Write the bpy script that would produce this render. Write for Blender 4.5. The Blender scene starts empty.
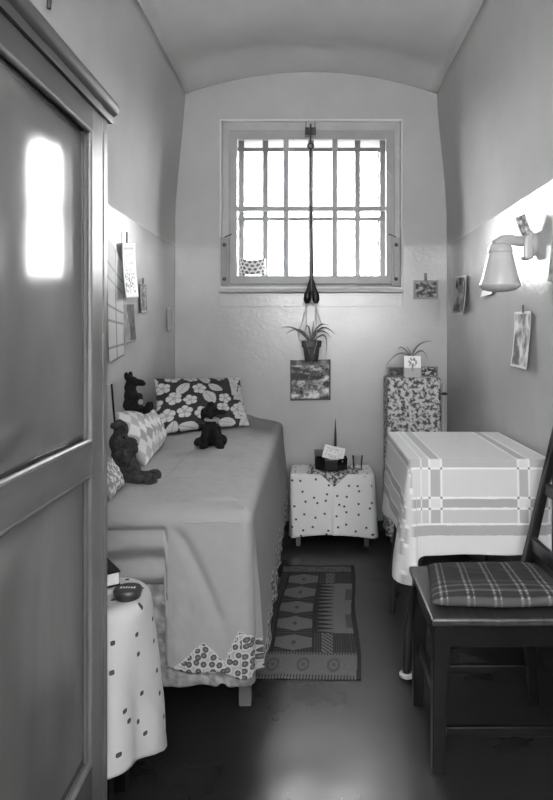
import bpy, bmesh, math, random
from mathutils import Vector, Matrix, noise
random.seed(7)
S = bpy.context.scene
COL = S.collection
PI = math.pi
# ------------------------------------------------------------------ camera, sky, lights, exposure
F = 620.0; CXP, CYP, EYE = 311.0, 334.0, 1.25
cam_d = bpy.data.cameras.new('camera'); cam = bpy.data.objects.new('camera', cam_d); COL.objects.link(cam)
cam_d.sensor_fit = 'VERTICAL'; cam_d.sensor_height = 32.0; cam_d.lens = 32.0 * F / 800.0
cam_d.shift_x = (276.5 - CXP) / 800.0; cam_d.shift_y = (CYP - 400.0) / 800.0
cam_d.clip_start = 0.02
cam.location = (0, 0, EYE); cam.rotation_euler = (PI / 2, 0, 0)
S.camera = cam
W = bpy.data.worlds.new('sky'); S.world = W; W.use_nodes = True
bg = W.node_tree.nodes['Background']; bg.inputs[0].default_value = (1, 1, 1, 1); bg.inputs[1].default_value = 13.0
_n, _l = W.node_tree.nodes, W.node_tree.links      # bright overcast sky above the horizon, darker yard and walls below
_tc = _n.new('ShaderNodeTexCoord'); _sp = _n.new('ShaderNodeSeparateXYZ'); _mr = _n.new('ShaderNodeMapRange')
_l.new(_tc.outputs['Generated'], _sp.inputs[0]); _l.new(_sp.outputs['Z'], _mr.inputs[0])
_mr.inputs[1].default_value = -0.06; _mr.inputs[2].default_value = 0.04; _mr.inputs[3].default_value = 0.10; _mr.inputs[4].default_value = 1.0
_l.new(_mr.outputs[0], bg.inputs[0])
def area(name, loc, rot, sx, sy, power, portal=False):
    l = bpy.data.lights.new(name, 'AREA'); l.shape = 'RECTANGLE'; l.size = sx; l.size_y = sy; l.energy = power
    if portal: l.cycles.is_portal = True
    o = bpy.data.objects.new(name, l); COL.objects.link(o); o.location = loc; o.rotation_euler = rot
    return o
area('window_portal', (0, 4.42, 2.05), (-PI / 2, 0, 0), 1.06, 1.14, 1, True)
area('photographers_lamp', (0.10, -0.40, 1.75), (math.radians(-100), 0, 0), 0.9, 0.6, 195)
S.view_settings.view_transform = 'Standard'; S.view_settings.look = 'None'
S.view_settings.exposure = 1.25; S.view_settings.gamma = 1.0; S.view_settings.use_curve_mapping = False
try:
    S.cycles.use_denoising = True; S.cycles.max_bounces = 10; S.cycles.diffuse_bounces = 8
    S.cycles.caustics_reflective = False; S.cycles.transparent_max_bounces = 12
except Exception: pass

# ------------------------------------------------------------------ helpers
def lin(v): return v / 12.92 if v <= 0.04045 else ((v + 0.055) / 1.055) ** 2.4
def g3(v): l = lin(v); return (l, l, l, 1)
def P(px, py, Y): return Vector(((px - CXP) * Y / F, Y, EYE + (CYP - py) * Y / F))
MATS = {}
def mat(name, v=0.5, rough=0.6, var=0.0, scale=8, bump=0.0, bscale=60, coat=0.0, attr=False, metal=0.0, tweak=None, spec=0.5, sheen=0.0, stretch=None):
    if name in MATS: return MATS[name]
    m = bpy.data.materials.new(name); m.use_nodes = True; nt = m.node_tree; N, L = nt.nodes, nt.links
    b = N['Principled BSDF']; b.inputs['Roughness'].default_value = rough; b.inputs['Metallic'].default_value = metal
    b.inputs['Specular IOR Level'].default_value = spec
    if coat: b.inputs['Coat Weight'].default_value = coat; b.inputs['Coat Roughness'].default_value = 0.12
    if sheen: b.inputs['Sheen Weight'].default_value = sheen
    tc = N.new('ShaderNodeTexCoord'); src = tc.outputs['Object']
    if stretch:
        mp = N.new('ShaderNodeMapping'); mp.inputs['Scale'].default_value = stretch; L.new(src, mp.inputs[0]); src = mp.outputs[0]
    col = None
    if attr:
        a = N.new('ShaderNodeAttribute'); a.attribute_name = 'shade'; col = a.outputs['Color']
    if var or not attr:
        n = N.new('ShaderNodeTexNoise'); n.inputs['Scale'].default_value = scale; n.inputs['Detail'].default_value = 6
        L.new(src, n.inputs['Vector'])
        r = N.new('ShaderNodeMapRange'); L.new(n.outputs['Fac'], r.inputs[0])
        r.inputs[1].default_value = 0.3; r.inputs[2].default_value = 0.7
        r.inputs[3].default_value = 1 - var; r.inputs[4].default_value = 1 + var
        mx = N.new('ShaderNodeMix'); mx.data_type = 'RGBA'; mx.blend_type = 'MULTIPLY'; mx.inputs[0].default_value = 1
        if col: L.new(col, mx.inputs[6])
        else: mx.inputs[6].default_value = g3(v)
        L.new(r.outputs[0], mx.inputs[7]); col = mx.outputs[2]
    L.new(col, b.inputs['Base Color'])
    if bump:
        n2 = N.new('ShaderNodeTexNoise'); n2.inputs['Scale'].default_value = bscale; n2.inputs['Detail'].default_value = 4
        L.new(src, n2.inputs['Vector'])
        bp = N.new('ShaderNodeBump'); bp.inputs['Strength'].default_value = bump; bp.inputs['Distance'].default_value = 0.01
        L.new(n2.outputs['Fac'], bp.inputs['Height']); L.new(bp.outputs[0], b.inputs['Normal'])
    MATS[name] = m
    if tweak: tweak(m, N, L, b)
    return m

class MB:
    def __init__(s): s.v = []; s.f = []; s.c = []; s.uv = {}
    def add(s, vs, fs, cs=None):
        o = len(s.v); s.v += [Vector(p) for p in vs]; s.f += [tuple(i + o for i in f) for f in fs]
        s.c += (cs if cs else [0.5] * len(vs)); return s
    def hexa(s, p):     # 8 corners: bottom 4 ccw, top 4 ccw
        return s.add(p, [(3, 2, 1, 0), (4, 5, 6, 7), (0, 1, 5, 4), (1, 2, 6, 5), (2, 3, 7, 6), (3, 0, 4, 7)])
    def box(s, x0, x1, y0, y1, z0, z1):
        return s.hexa([(x0, y0, z0), (x1, y0, z0), (x1, y1, z0), (x0, y1, z0), (x0, y0, z1), (x1, y0, z1), (x1, y1, z1), (x0, y1, z1)])
    def beam(s, a, b, w, d, up=(0, 0, 1), w2=None, d2=None):
        a, b = Vector(a), Vector(b); t = (b - a).normalized(); u = Vector(up)
        if abs(t.dot(u)) > .95: u = Vector((0, 1, 0))
        x = t.cross(u).normalized(); y = x.cross(t).normalized()
        w2 = w2 or w; d2 = d2 or d
        q = lambda p, w, d: [p - x * w / 2 - y * d / 2, p + x * w / 2 - y * d / 2, p + x * w / 2 + y * d / 2, p - x * w / 2 + y * d / 2]
        return s.hexa(q(a, w, d) + q(b, w2, d2))
    def tube(s, pts, r, n=10, cap=True):
        pts = [Vector(p) for p in pts]; rs = r if isinstance(r, (list, tuple)) else [r] * len(pts)
        vs = []; fs = []; prev = None
        for i, p in enumerate(pts):
            t = (pts[min(i + 1, len(pts) - 1)] - pts[max(i - 1, 0)]).normalized()
            if prev is None:
                x = t.orthogonal().normalized()
            else: x = (prev - t * prev.dot(t)).normalized()
            prev = x; y = t.cross(x)
            for k in range(n):
                a = 2 * PI * k / n; vs.append(p + (x * math.cos(a) + y * math.sin(a)) * rs[i])
        for i in range(len(pts) - 1):
            for k in range(n): k2 = (k + 1) % n; fs.append((i * n + k, i * n + k2, (i + 1) * n + k2, (i + 1) * n + k))
        if cap: fs.append(tuple(range(n))[::-1]); fs.append(tuple((len(pts) - 1) * n + k for k in range(n)))
        return s.add(vs, fs)
    def lathe(s, prof, c=(0, 0, 0), n=32, M=None):
        vs = []; fs = []
        for (r, z) in prof:
            for k in range(n):
                a = 2 * PI * k / n; p = Vector((r * math.cos(a), r * math.sin(a), z))
                if M: p = M @ p
                vs.append(p + Vector(c))
        m = len(prof)
        for i in range(m - 1):
            for k in range(n): k2 = (k + 1) % n; fs.append((i * n + k, i * n + k2, (i + 1) * n + k2, (i + 1) * n + k))
        if prof[0][0] > 1e-5: fs.append(tuple(range(n))[::-1])
        if prof[-1][0] > 1e-5: fs.append(tuple((m - 1) * n + k for k in range(n)))
        return s.add(vs, fs)
    def ell(s, c, r, M=None, n=14):
        vs = []; fs = []
        for i in range(n + 1):
            th = PI * i / n
            for k in range(2 * n):
                a = PI * k / n; p = Vector((r[0] * math.sin(th) * math.cos(a), r[1] * math.sin(th) * math.sin(a), -r[2] * math.cos(th)))
                if M: p = M @ p
                vs.append(p + Vector(c))
        for i in range(n):
            for k in range(2 * n): k2 = (k + 1) % (2 * n); fs.append((i * 2 * n + k, i * 2 * n + k2, (i + 1) * 2 * n + k2, (i + 1) * 2 * n + k))
        return s.add(vs, fs)
    def grid(s, fn, nu, nv, cf=None, closed=False):
        vs = []; cs = []
        for j in range(nv + 1):
            for i in range(nu + 1):
                u, v = i / nu, j / nv; vs.append(Vector(fn(u, v))); cs.append(cf(u, v) if cf else .5)
        w = nu + 1
        return s.add(vs, [(j * w + i, j * w + i + 1, (j + 1) * w + i + 1, (j + 1) * w + i) for j in range(nv) for i in range(nu)], cs)
    def build(s, name, m, parent=None, smooth=False, bevel=0, solid=0, merge=1e-5, sub=0, origin=None, angle=40):
        vs = s.v
        if parent is not None: org = Vector(parent.location)
        elif origin is not None: org = Vector(origin)
        else:
            org = Vector(((min(p.x for p in vs) + max(p.x for p in vs)) / 2, (min(p.y for p in vs) + max(p.y for p in vs)) / 2, min(p.z for p in vs)))
        me = bpy.data.meshes.new(name); me.from_pydata([p - org for p in vs], [], s.f)
        at = me.attributes.new('shade', 'FLOAT_COLOR', 'POINT')
        buf = []
        for c in s.c: l = lin(c); buf += [l, l, l, 1.0]
        at.data.foreach_set('color', buf)
        bm = bmesh.new(); bm.from_mesh(me); bmesh.ops.remove_doubles(bm, verts=bm.verts, dist=merge)
        bmesh.ops.dissolve_degenerate(bm, edges=bm.edges, dist=1e-6)
        bmesh.ops.recalc_face_normals(bm, faces=bm.faces)
        if smooth:
            for f in bm.faces: f.smooth = True
            for e in bm.edges:
                if len(e.link_faces) == 2 and e.calc_face_angle(0) > math.radians(angle): e.smooth = False
        bm.to_mesh(me); bm.free()
        me.materials.append(m)
        o = bpy.data.objects.new(name, me); COL.objects.link(o)
        if parent is not None: o.parent = parent
        else: o.location = org
        if solid: md = o.modifiers.new('thick', 'SOLIDIFY'); md.thickness = solid; md.offset = 0
        if bevel: md = o.modifiers.new('bevel', 'BEVEL'); md.width = bevel; md.segments = 2; md.limit_method = 'ANGLE'
        if sub: md = o.modifiers.new('sub', 'SUBSURF'); md.levels = sub; md.render_levels = sub
        return o
def tag(o, label=None, cat=None, group=None, kind=None):
    if label: o['label'] = label
    if cat: o['category'] = cat
    if group: o['group'] = group
    if kind: o['kind'] = kind
    return o
def thing(name, loc, label, cat, group=None):
    o = bpy.data.objects.new(name, None); COL.objects.link(o); o.location = loc; o.empty_display_size = .05
    return tag(o, label, cat, group)
def sub(o, me_parent):      # sub-part: parent keeps coordinates (children share the root's frame)
    o.parent = me_parent; return o
def struct(o): o['kind'] = 'structure'; return o
def fbm(x, y, z=0, o=4): return noise.fractal(Vector((x, y, z)), 1.0, 2.0, o)
def sm(a, b, x):
    t = min(1, max(0, (x - a) / (b - a))); return t * t * (3 - 2 * t)
def bow(a, b, sag, n=14, d=(0, 0, 1)):     # arched path
    a, b, d = Vector(a), Vector(b), Vector(d)
    return [a.lerp(b, i / n) + d * sag * 4 * (i / n) * (1 - i / n) for i in range(n + 1)]

# ------------------------------------------------------------------ materials
def wall_tweak(upper, lower, ru, rl):
    def t(m, N, L, b):
        geo = N.new('ShaderNodeNewGeometry'); sp = N.new('ShaderNodeSeparateXYZ'); L.new(geo.outputs['Position'], sp.inputs[0])
        n = N.new('ShaderNodeTexNoise'); n.inputs['Scale'].default_value = 14; L.new(geo.outputs['Position'], n.inputs[0])
        mm = N.new('ShaderNodeMath'); mm.operation = 'MULTIPLY_ADD'; L.new(n.outputs['Fac'], mm.inputs[0]); mm.inputs[1].default_value = .010; L.new(sp.outputs['Z'], mm.inputs[2])
        gt = N.new('ShaderNodeMath'); gt.operation = 'GREATER_THAN'; L.new(mm.outputs[0], gt.inputs[0]); gt.inputs[1].default_value = 1.817
        # blotchy paint
        n2 = N.new('ShaderNodeTexNoise'); n2.inputs['Scale'].default_value = 2.2; n2.inputs['Detail'].default_value = 8; n2.inputs['Roughness'].default_value = .6; L.new(geo.outputs['Position'], n2.inputs[0])
        r = N.new('ShaderNodeMapRange'); L.new(n2.outputs['Fac'], r.inputs[0]); r.inputs[1].default_value = .3; r.inputs[2].default_value = .7; r.inputs[3].default_value = .92; r.inputs[4].default_value = 1.07
        mx = N.new('ShaderNodeMix'); mx.data_type = 'RGBA'; L.new(gt.outputs[0], mx.inputs[0]); mx.inputs[6].default_value = g3(lower); mx.inputs[7].default_value = g3(upper)
        m2 = N.new('ShaderNodeMix'); m2.data_type = 'RGBA'; m2.blend_type = 'MULTIPLY'; m2.inputs[0].default_value = 1; L.new(mx.outputs[2], m2.inputs[6]); L.new(r.outputs[0], m2.inputs[7])
        L.new(m2.outputs[2], b.inputs['Base Color'])
        rr = N.new('ShaderNodeMapRange'); L.new(gt.outputs[0], rr.inputs[0]); rr.inputs[3].default_value = rl; rr.inputs[4].default_value = ru; L.new(rr.outputs[0], b.inputs['Roughness'])
        sp2 = N.new('ShaderNodeMapRange'); L.new(gt.outputs[0], sp2.inputs[0]); sp2.inputs[3].default_value = .9; sp2.inputs[4].default_value = .15; L.new(sp2.outputs[0], b.inputs['Specular IOR Level'])
        n3 = N.new('ShaderNodeTexNoise'); n3.inputs['Scale'].default_value = 45; n3.inputs['Detail'].default_value = 5; L.new(geo.outputs['Position'], n3.inputs[0])
        n4 = N.new('ShaderNodeTexNoise'); n4.inputs['Scale'].default_value = 6; n4.inputs['Detail'].default_value = 3; L.new(geo.outputs['Position'], n4.inputs[0])
        ad = N.new('ShaderNodeMath'); ad.operation = 'MULTIPLY_ADD'; L.new(n4.outputs['Fac'], ad.inputs[0]); ad.inputs[1].default_value = .9; L.new(n3.outputs['Fac'], ad.inputs[2])
        bp = N.new('ShaderNodeBump'); bp.inputs['Strength'].default_value = .15; bp.inputs['Distance'].default_value = .008; L.new(ad.outputs[0], bp.inputs['Height']); L.new(bp.outputs[0], b.inputs['Normal'])
    return t
M_wall = mat('painted_plaster', .7, .5, tweak=wall_tweak(.70, .68, .75, .27))
M_ceil = mat('lime_washed_plaster', .80, .8, var=.06, scale=3, bump=.15, bscale=30, spec=.2)
def floor_tweak(m, N, L, b):
    geo = N.new('ShaderNodeNewGeometry')
    n = N.new('ShaderNodeTexNoise'); n.inputs['Scale'].default_value = 2.6; n.inputs['Detail'].default_value = 4; n.inputs['Roughness'].default_value = .5; L.new(geo.outputs['Position'], n.inputs[0])
    r = N.new('ShaderNodeMapRange'); L.new(n.outputs['Fac'], r.inputs[0]); r.inputs[1].default_value = .3; r.inputs[2].default_value = .72; r.inputs[3].default_value = .22; r.inputs[4].default_value = .46; L.new(r.outputs[0], b.inputs['Roughness'])
    bp = N.new('ShaderNodeBump'); bp.inputs['Strength'].default_value = .06; bp.inputs['Distance'].default_value = .01; L.new(n.outputs['Fac'], bp.inputs['Height']); L.new(bp.outputs[0], b.inputs['Normal'])
M_floor = mat('dark_waxed_floor', .155, .3, var=.08, scale=3, tweak=floor_tweak)
def wood_tweak(a, c, ax):
    def t(m, N, L, b):
        tc = N.new('ShaderNodeTexCoord'); mp = N.new('ShaderNodeMapping'); mp.inputs['Scale'].default_value = ax; L.new(tc.outputs['Object'], mp.inputs[0])
        n = N.new('ShaderNodeTexNoise'); n.inputs['Scale'].default_value = 1; n.inputs['Detail'].default_value = 7; n.inputs['Distortion'].default_value = 1.2; L.new(mp.outputs[0], n.inputs[0])
        r = N.new('ShaderNodeValToRGB'); L.new(n.outputs['Fac'], r.inputs[0]); r.color_ramp.elements[0].position = .3; r.color_ramp.elements[1].position = .72
        r.color_ramp.elements[0].color = g3(a); r.color_ramp.elements[1].color = g3(c); L.new(r.outputs[0], b.inputs['Base Color'])
    return t
M_ward = mat('varnished_veneer', .5, .15, tweak=wood_tweak(.36, .44, (3, 3, 1.0)), coat=.0)
M_ward_f = mat('varnished_frame_wood', .4, .22, tweak=wood_tweak(.32, .40, (2, 3, 18)))
M_ward_s = mat('varnished_stile_wood', .4, .34, tweak=wood_tweak(.36, .44, (20, 20, 2)))
M_ward_d = mat('dark_varnished_wood', .3, .3, tweak=wood_tweak(.25, .32, (2, 2, 14)))
M_dark = mat('dark_stained_wood', .13, .28, tweak=wood_tweak(.05, .10, (6, 6, 6)), spec=.35)
M_worn = mat('worn_seat_board', .42, .3, tweak=wood_tweak(.13, .28, (30, 4, 4)))
M_legwood = mat('grey_bed_wood', .42, .5, var=.1)
M_wpaint = mat('old_white_window_paint', .68, .45, var=.08, scale=12, bump=.2, bscale=70)
M_wpaint2 = mat('grey_sash_paint', .60, .4, var=.06, scale=12)
M_iron = mat('painted_iron_bars', .5, .5, var=.1)
M_metal = mat('dull_dark_metal', .26, .4, var=.15, metal=.6)
M_black = mat('near_black', .07, .5)
M_reveal = mat('outer_reveal_plaster', .78, .9, var=.06)
M_spread = mat('grey_bedspread_cloth', .5, .85, attr=True, var=.03, scale=30, bump=.08, bscale=300, sheen=.0)
def applique_tweak(m, N, L, b):
    src = b.inputs['Base Color'].links[0].from_socket
    a = N.new('ShaderNodeAttribute'); a.attribute_name = 'shade'
    gt = N.new('ShaderNodeMath'); gt.operation = 'GREATER_THAN'; L.new(a.outputs['Fac'], gt.inputs[0]); gt.inputs[1].default_value = .60
    uv = N.new('ShaderNodeUVMap'); uv.uv_map = 'cloth'
    vo = N.new('ShaderNodeTexVoronoi'); vo.voronoi_dimensions = '2D'; vo.inputs['Scale'].default_value = 44; vo.inputs['Randomness'].default_value = .55; L.new(uv.outputs[0], vo.inputs['Vector'])
    cr = N.new('ShaderNodeValToRGB'); L.new(vo.outputs['Distance'], cr.inputs[0]); cr.color_ramp.interpolation = 'CONSTANT'
    e = cr.color_ramp.elements; e[0].position = 0; e[0].color = g3(.42); e[1].position = .12; e[1].color = g3(.30)
    for p_, c_ in ((.30, .20), (.38, .66), (.60, .58)): x = e.new(p_); x.color = g3(c_)
    mx = N.new('ShaderNodeMix'); mx.data_type = 'RGBA'; L.new(gt.outputs[0], mx.inputs[0]); L.new(src, mx.inputs[6]); L.new(cr.outputs[0], mx.inputs[7]); L.new(mx.outputs[2], b.inputs['Base Color'])
applique_tweak(M_spread, M_spread.node_tree.nodes, M_spread.node_tree.links, M_spread.node_tree.nodes['Principled BSDF'])
M_cloth = mat('woven_cotton', .8, .9, attr=True, bump=.08, bscale=260)
M_print = mat('printed_surface', .5, .55, attr=True)
M_paper = mat('white_paper', .88, .6, attr=False, var=.02)
M_sheet = mat('mottled_valance_cloth', .6, .9, attr=True, bump=.15, bscale=120)
M_leaf = mat('plant_leaf', .45, .45, var=.15, scale=40)
M_pot = mat('terracotta_pot', .27, .6, var=.2, scale=40)
M_cord = mat('pale_string', .62, .8)
M_fur = mat('black_plush', .14, .95, var=.35, scale=60, bump=.9, bscale=220, spec=.1)
M_fur2 = mat('brown_plush', .24, .95, var=.5, scale=60, bump=.9, bscale=220, spec=.1)
M_opal = mat('opal_glass', .72, .22, spec=.6)
M_porc = mat('white_porcelain', .70, .2, spec=.6)
M_enamel = mat('grey_enamel', .55, .35)
def glass_tweak(m, N, L, b):
    out = N['Material Output']; tr = N.new('ShaderNodeBsdfTransparent'); tr.inputs[0].default_value = (.96, .96, .96, 1)
    gl = N.new('ShaderNodeBsdfGlossy'); gl.inputs['Roughness'].default_value = .03
    fr = N.new('ShaderNodeFresnel'); fr.inputs[0].default_value = 1.2; mx = N.new('ShaderNodeMixShader')
    L.new(fr.outputs[0], mx.inputs[0]); L.new(tr.outputs[0], mx.inputs[1]); L.new(gl.outputs[0], mx.inputs[2]); L.new(mx.outputs[0], out.inputs['Surface'])
M_glass = mat('clear_glass', tweak=glass_tweak)
def dots_tweak(scale, rad, base, dark, jit=.75):
    def t(m, N, L, b):
        uv = N.new('ShaderNodeUVMap'); uv.uv_map = 'cloth'
        vo = N.new('ShaderNodeTexVoronoi'); vo.voronoi_dimensions = '2D'; vo.distance = 'MINKOWSKI'; vo.inputs['Exponent'].default_value = 3.5
        vo.inputs['Scale'].default_value = scale; vo.inputs['Randomness'].default_value = jit; L.new(uv.outputs[0], vo.inputs['Vector'])
        lt = N.new('ShaderNodeMath'); lt.operation = 'LESS_THAN'; L.new(vo.outputs['Distance'], lt.inputs[0]); lt.inputs[1].default_value = rad * scale
        mx = N.new('ShaderNodeMix'); mx.data_type = 'RGBA'; L.new(lt.outputs[0], mx.inputs[0]); mx.inputs[6].default_value = g3(base); mx.inputs[7].default_value = g3(dark)
        L.new(mx.outputs[2], b.inputs['Base Color'])
    return t
M_dots = mat('spotted_white_cotton', .85, .9, bump=.06, bscale=250, tweak=dots_tweak(15, .0058, .75, .24))
M_dots2 = mat('small_spotted_white_cotton', .85, .9, bump=.06, bscale=250, tweak=dots_tweak(15.5, .0062, .93, .30))

# ------------------------------------------------------------------ room shell
BACK = 3.95; FRONT = -1.05; HW = .866
def side_profile(z):        # inward lean near the springing of the vault
    return -0.070 * sm(1.9, 2.95, z)
def back_round(y):          # rounded corner towards the end wall
    return .055 * (1 - sm(3.62, 3.97, y))
ys = [FRONT + (3.4 - FRONT) * i / 14 for i in range(15)] + [3.4 + .57 * i / 16 for i in range(1, 17)]
zs = [0, .5, 1, 1.5, 2.0] + [2.1 + .72 * i / 12 for i in range(13)]
def wx(y, z): return HW + side_profile(z) + .28 * back_round(y)
def side(sgn, name):
    m = MB(); w = len(ys)
    vs = [(sgn * wx(y, z), y, z) for z in zs for y in ys]
    m.add(vs, [(j * w + i, j * w + i + 1, (j + 1) * w + i + 1, (j + 1) * w + i) for j in range(len(zs) - 1) for i in range(w - 1)])
    o = m.build(name, M_wall, smooth=True, origin=(0, 0, 0)); 
    md = o.modifiers.new('thick', 'SOLIDIFY'); md.thickness = .12; md.offset = -1 
    return struct(o)
def orient_in(o, centre):
    me = o.data; bm = bmesh.new(); bm.from_mesh(me); bm.faces.ensure_lookup_table()
    f = bm.faces[len(bm.faces) // 2]
    if f.normal.dot(Vector(centre) - f.calc_center_median()) < 0: bmesh.ops.reverse_faces(bm, faces=bm.faces)
    bm.to_mesh(me); bm.free()
for o in (side(-1, 'wall_left'), side(1, 'wall_right')): orient_in(o, (0, 1.5, 1.5))
m = MB(); xs = [-1 + 2 * i / 24 for i in range(25)]; w = len(xs)
def vault(x, y):
    r = back_round(y); half = HW + side_profile(2.78) + .28 * r + .012
    z = 2.775 + r * .9 + .145 * (1 - x * x)
    return (x * (half + .0), y, z)
m.add([vault(x, y) for y in ys for x in xs], [(j * w + i, j * w + i + 1, (j + 1) * w + i + 1, (j + 1) * w + i) for j in range(len(ys) - 1) for i in range(w - 1)])
o = m.build('ceiling', M_ceil, smooth=True, origin=(0, 0, 0)); md = o.modifiers.new('thick', 'SOLIDIFY'); md.thickness = .15; md.offset = -1; struct(o); orient_in(o, (0, 1.5, 1.5))
struct(MB().box(-1.1, 1.1, FRONT - .1, BACK + .5, -.1, 0).build('floor', M_floor, origin=(0, 0, 0)))
struct(MB().box(-1.1, 1.1, FRONT - .12, FRONT, 0, 3.2).build('wall_front', M_wall, origin=(0, 0, 0)))
dr = struct(MB().box(-.42, .42, FRONT, FRONT + .05, 0, 2.0).build('door_1', M_ward_d, bevel=.005))
dh = MB().tube([(.33, FRONT + .05, 1.02), (.33, FRONT + .09, 1.02), (.23, FRONT + .09, 1.02)], .009).build('door_handle', M_metal, smooth=True, origin=dr.location); dh.parent = dr; dh.location = (0, 0, 0)
# end wall with the window opening (a slab with a hole)
ox0, ox1, oz0, oz1 = -.535, .525, 1.56, 2.55
def ring(y): return [(-1.1, y, 0), (1.1, y, 0), (1.1, y, 3.2), (-1.1, y, 3.2), (ox0, y, oz0), (ox1, y, oz0), (ox1, y, oz1), (ox0, y, oz1)]
m = MB().add(ring(BACK) + ring(4.38), [(0, 1, 5, 4), (1, 2, 6, 5), (2, 3, 7, 6), (3, 0, 4, 7), (8, 12, 13, 9), (9, 13, 14, 10), (10, 14, 15, 11), (11, 15, 12, 8), (4, 5, 13, 12), (5, 6, 14, 13), (6, 7, 15, 14), (7, 4, 12, 15), (0, 8, 9, 1), (1, 9, 10, 2), (2, 10, 11, 3), (3, 11, 8, 0)])
struct(m.build('wall_back', M_wall, origin=(0, 0, 0)))
# skirting on end wall and side walls (dark thin line)
struct(MB().box(-.86, .86, BACK - .012, BACK, 0, .06).build('baseboard_back', M_black))
# raised plaster surround of the window + sill
def frame_mb(x0, x1, z0, z1, t, y0, y1, tb=None, tt=None):
    tb = tb if tb is not None else t; tt = tt if tt is not None else t
    a = [(x0, z0), (x1, z0), (x1, z1), (x0, z1)]; b = [(x0 + t, z0 + tb), (x1 - t, z0 + tb), (x1 - t, z1 - tt), (x0 + t, z1 - tt)]
    vs = [(p[0], y, p[1]) for y in (y0, y1) for p in a + b]
    fs = [(0, 1, 5, 4), (1, 2, 6, 5), (2, 3, 7, 6), (3, 0, 4, 7), (8, 12, 13, 9), (9, 13, 14, 10), (10, 14, 15, 11), (11, 15, 12, 8), (4, 5, 13, 12), (5, 6, 14, 13), (6, 7, 15, 14), (7, 4, 12, 15), (0, 8, 9, 1), (1, 9, 10, 2), (2, 10, 11, 3), (3, 11, 8, 0)]
    return MB().add(vs, fs)
win = thing('window_1', (0, 3.95, 1.53), None, None); del_ = None; win['kind'] = 'structure'; win['label'] = 'small high white-painted window with twelve panes in the end wall'
def X(px, Y=BACK): return (px - CXP) * Y / F
def Z(py, Y=BACK): return EYE + (CYP - py) * Y / F
YF = 3.93
frame_mb(X(220, YF), X(402.5, YF), Z(290, YF), Z(119.5, YF), .012, 3.918, 3.975, tb=.02).build('plaster_surround', mat('fresh_white_edge', .84, .5), win, bevel=.004)
frame_mb(X(222.5, YF), X(400, YF), Z(288, YF), Z(121.5, YF), .062, 3.935, 3.99, tb=.05).build('window_frame', M_wpaint, win, bevel=.003)
YS = 3.91
sx0, sx1, sz0, sz1 = X(229.5, YS), X(394.5, YS), Z(284, YS), Z(130, YS)
gx0, gx1, gz0, gz1 = X(237, YS), X(386, YS), Z(275.5, YS), Z(139, YS)
vs = [(p[0], y, p[1]) for y in (YS, YS + .035) for p in [(sx0, sz0), (sx1, sz0), (sx1, sz1), (sx0, sz1), (gx0, gz0), (gx1, gz0), (gx1, gz1), (gx0, gz1)]]
sash = MB().add(vs, [(0, 1, 5, 4), (1, 2, 6, 5), (2, 3, 7, 6), (3, 0, 4, 7), (8, 12, 13, 9), (9, 13, 14, 10), (10, 14, 15, 11), (11, 15, 12, 8), (4, 5, 13, 12), (5, 6, 14, 13), (6, 7, 15, 14), (7, 4, 12, 15), (0, 8, 9, 1), (1, 9, 10, 2), (2, 10, 11, 3), (3, 11, 8, 0)]).build('window_sash', M_wpaint2, win, bevel=.003)
for px in (286, 335):
    b_ = MB().box(X(px - 2.6, YS), X(px + 2.6, YS), YS + .002, YS + .033, gz0, gz1).build('glazing_bar', M_wpaint2, win, bevel=.003)
MB().box(gx0, gx1, YS + .001, YS + .034, Z(210.5, YS), Z(206, YS)).build('glazing_bar', M_wpaint2, win, bevel=.003)
MB().box(gx0 - .003, gx1 + .003, YS + .018, YS + .021, gz0 - .003, gz1 + .003).build('glass_pane', M_glass, win)
struct(MB().box(X(219, YF), X(403, YF), 3.90, 3.952, Z(292.5, YF), Z(288.6, YF)).build('trim_1', M_wpaint, bevel=.003))
o = struct(frame_mb(X(219.5), X(403), Z(306.5), Z(290), .0015, 3.9405, 3.955, .003, .003).build('trim_2', M_wall))
# iron grille outside
gr = thing('window_grille', (0, 4.12, 1.56), 'iron bars of the prison window, set in the wall opening outside the glass', 'bars')
YG = 4.12
for px in (241.5, 265.5, 311, 357.5, 382.5):
    MB().box(X(px - 2.8, YG), X(px + 2.8, YG), YG - .012, YG + .012, oz0 - .01, oz1 + .01).build('upright_bar', M_iron, gr)
for py in (219.5, 150.5):
    MB().box(ox0 - .01, ox1 + .01, YG - .020, YG - .012, Z(py + 2.0, YG), Z(py - 2.0, YG)).build('cross_bar', M_iron, gr)
# shutters outside each reveal: notched metal strips
for sx, lab in ((238.5, 'notched dark metal strip down the left reveal outside the window'), (385, 'notched dark metal strip down the right reveal outside the window')):
    mm = MB(); YR = 4.25; x = X(sx + (2.0 if sx < 300 else -3.0), YR); pts = []
    n = 36; vs = []
    for i in range(n + 1):
        z = 1.62 + .90 * i / n; w_ = .008 + .018 * (1 if (i // 3) % 2 else 0) + .006 * random.random()
        s_ = 1 if sx < 300 else -1
        vs += [(x, YR, z), (x + s_ * w_, YR, z), (x + s_ * w_, YR + .012, z), (x, YR + .012, z)]
    fs = []
    for i in range(n):
        for k in range(4): a = i * 4 + k; b2 = i * 4 + (k + 1) % 4; fs.append((a, b2, b2 + 4, a + 4))
    fs += [(3, 2, 1, 0), (n * 4, n * 4 + 1, n * 4 + 2, n * 4 + 3)]
    o = mm.add(vs, fs).build('shutter_strip', M_iron); tag(o, lab, 'metal strip')
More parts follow.
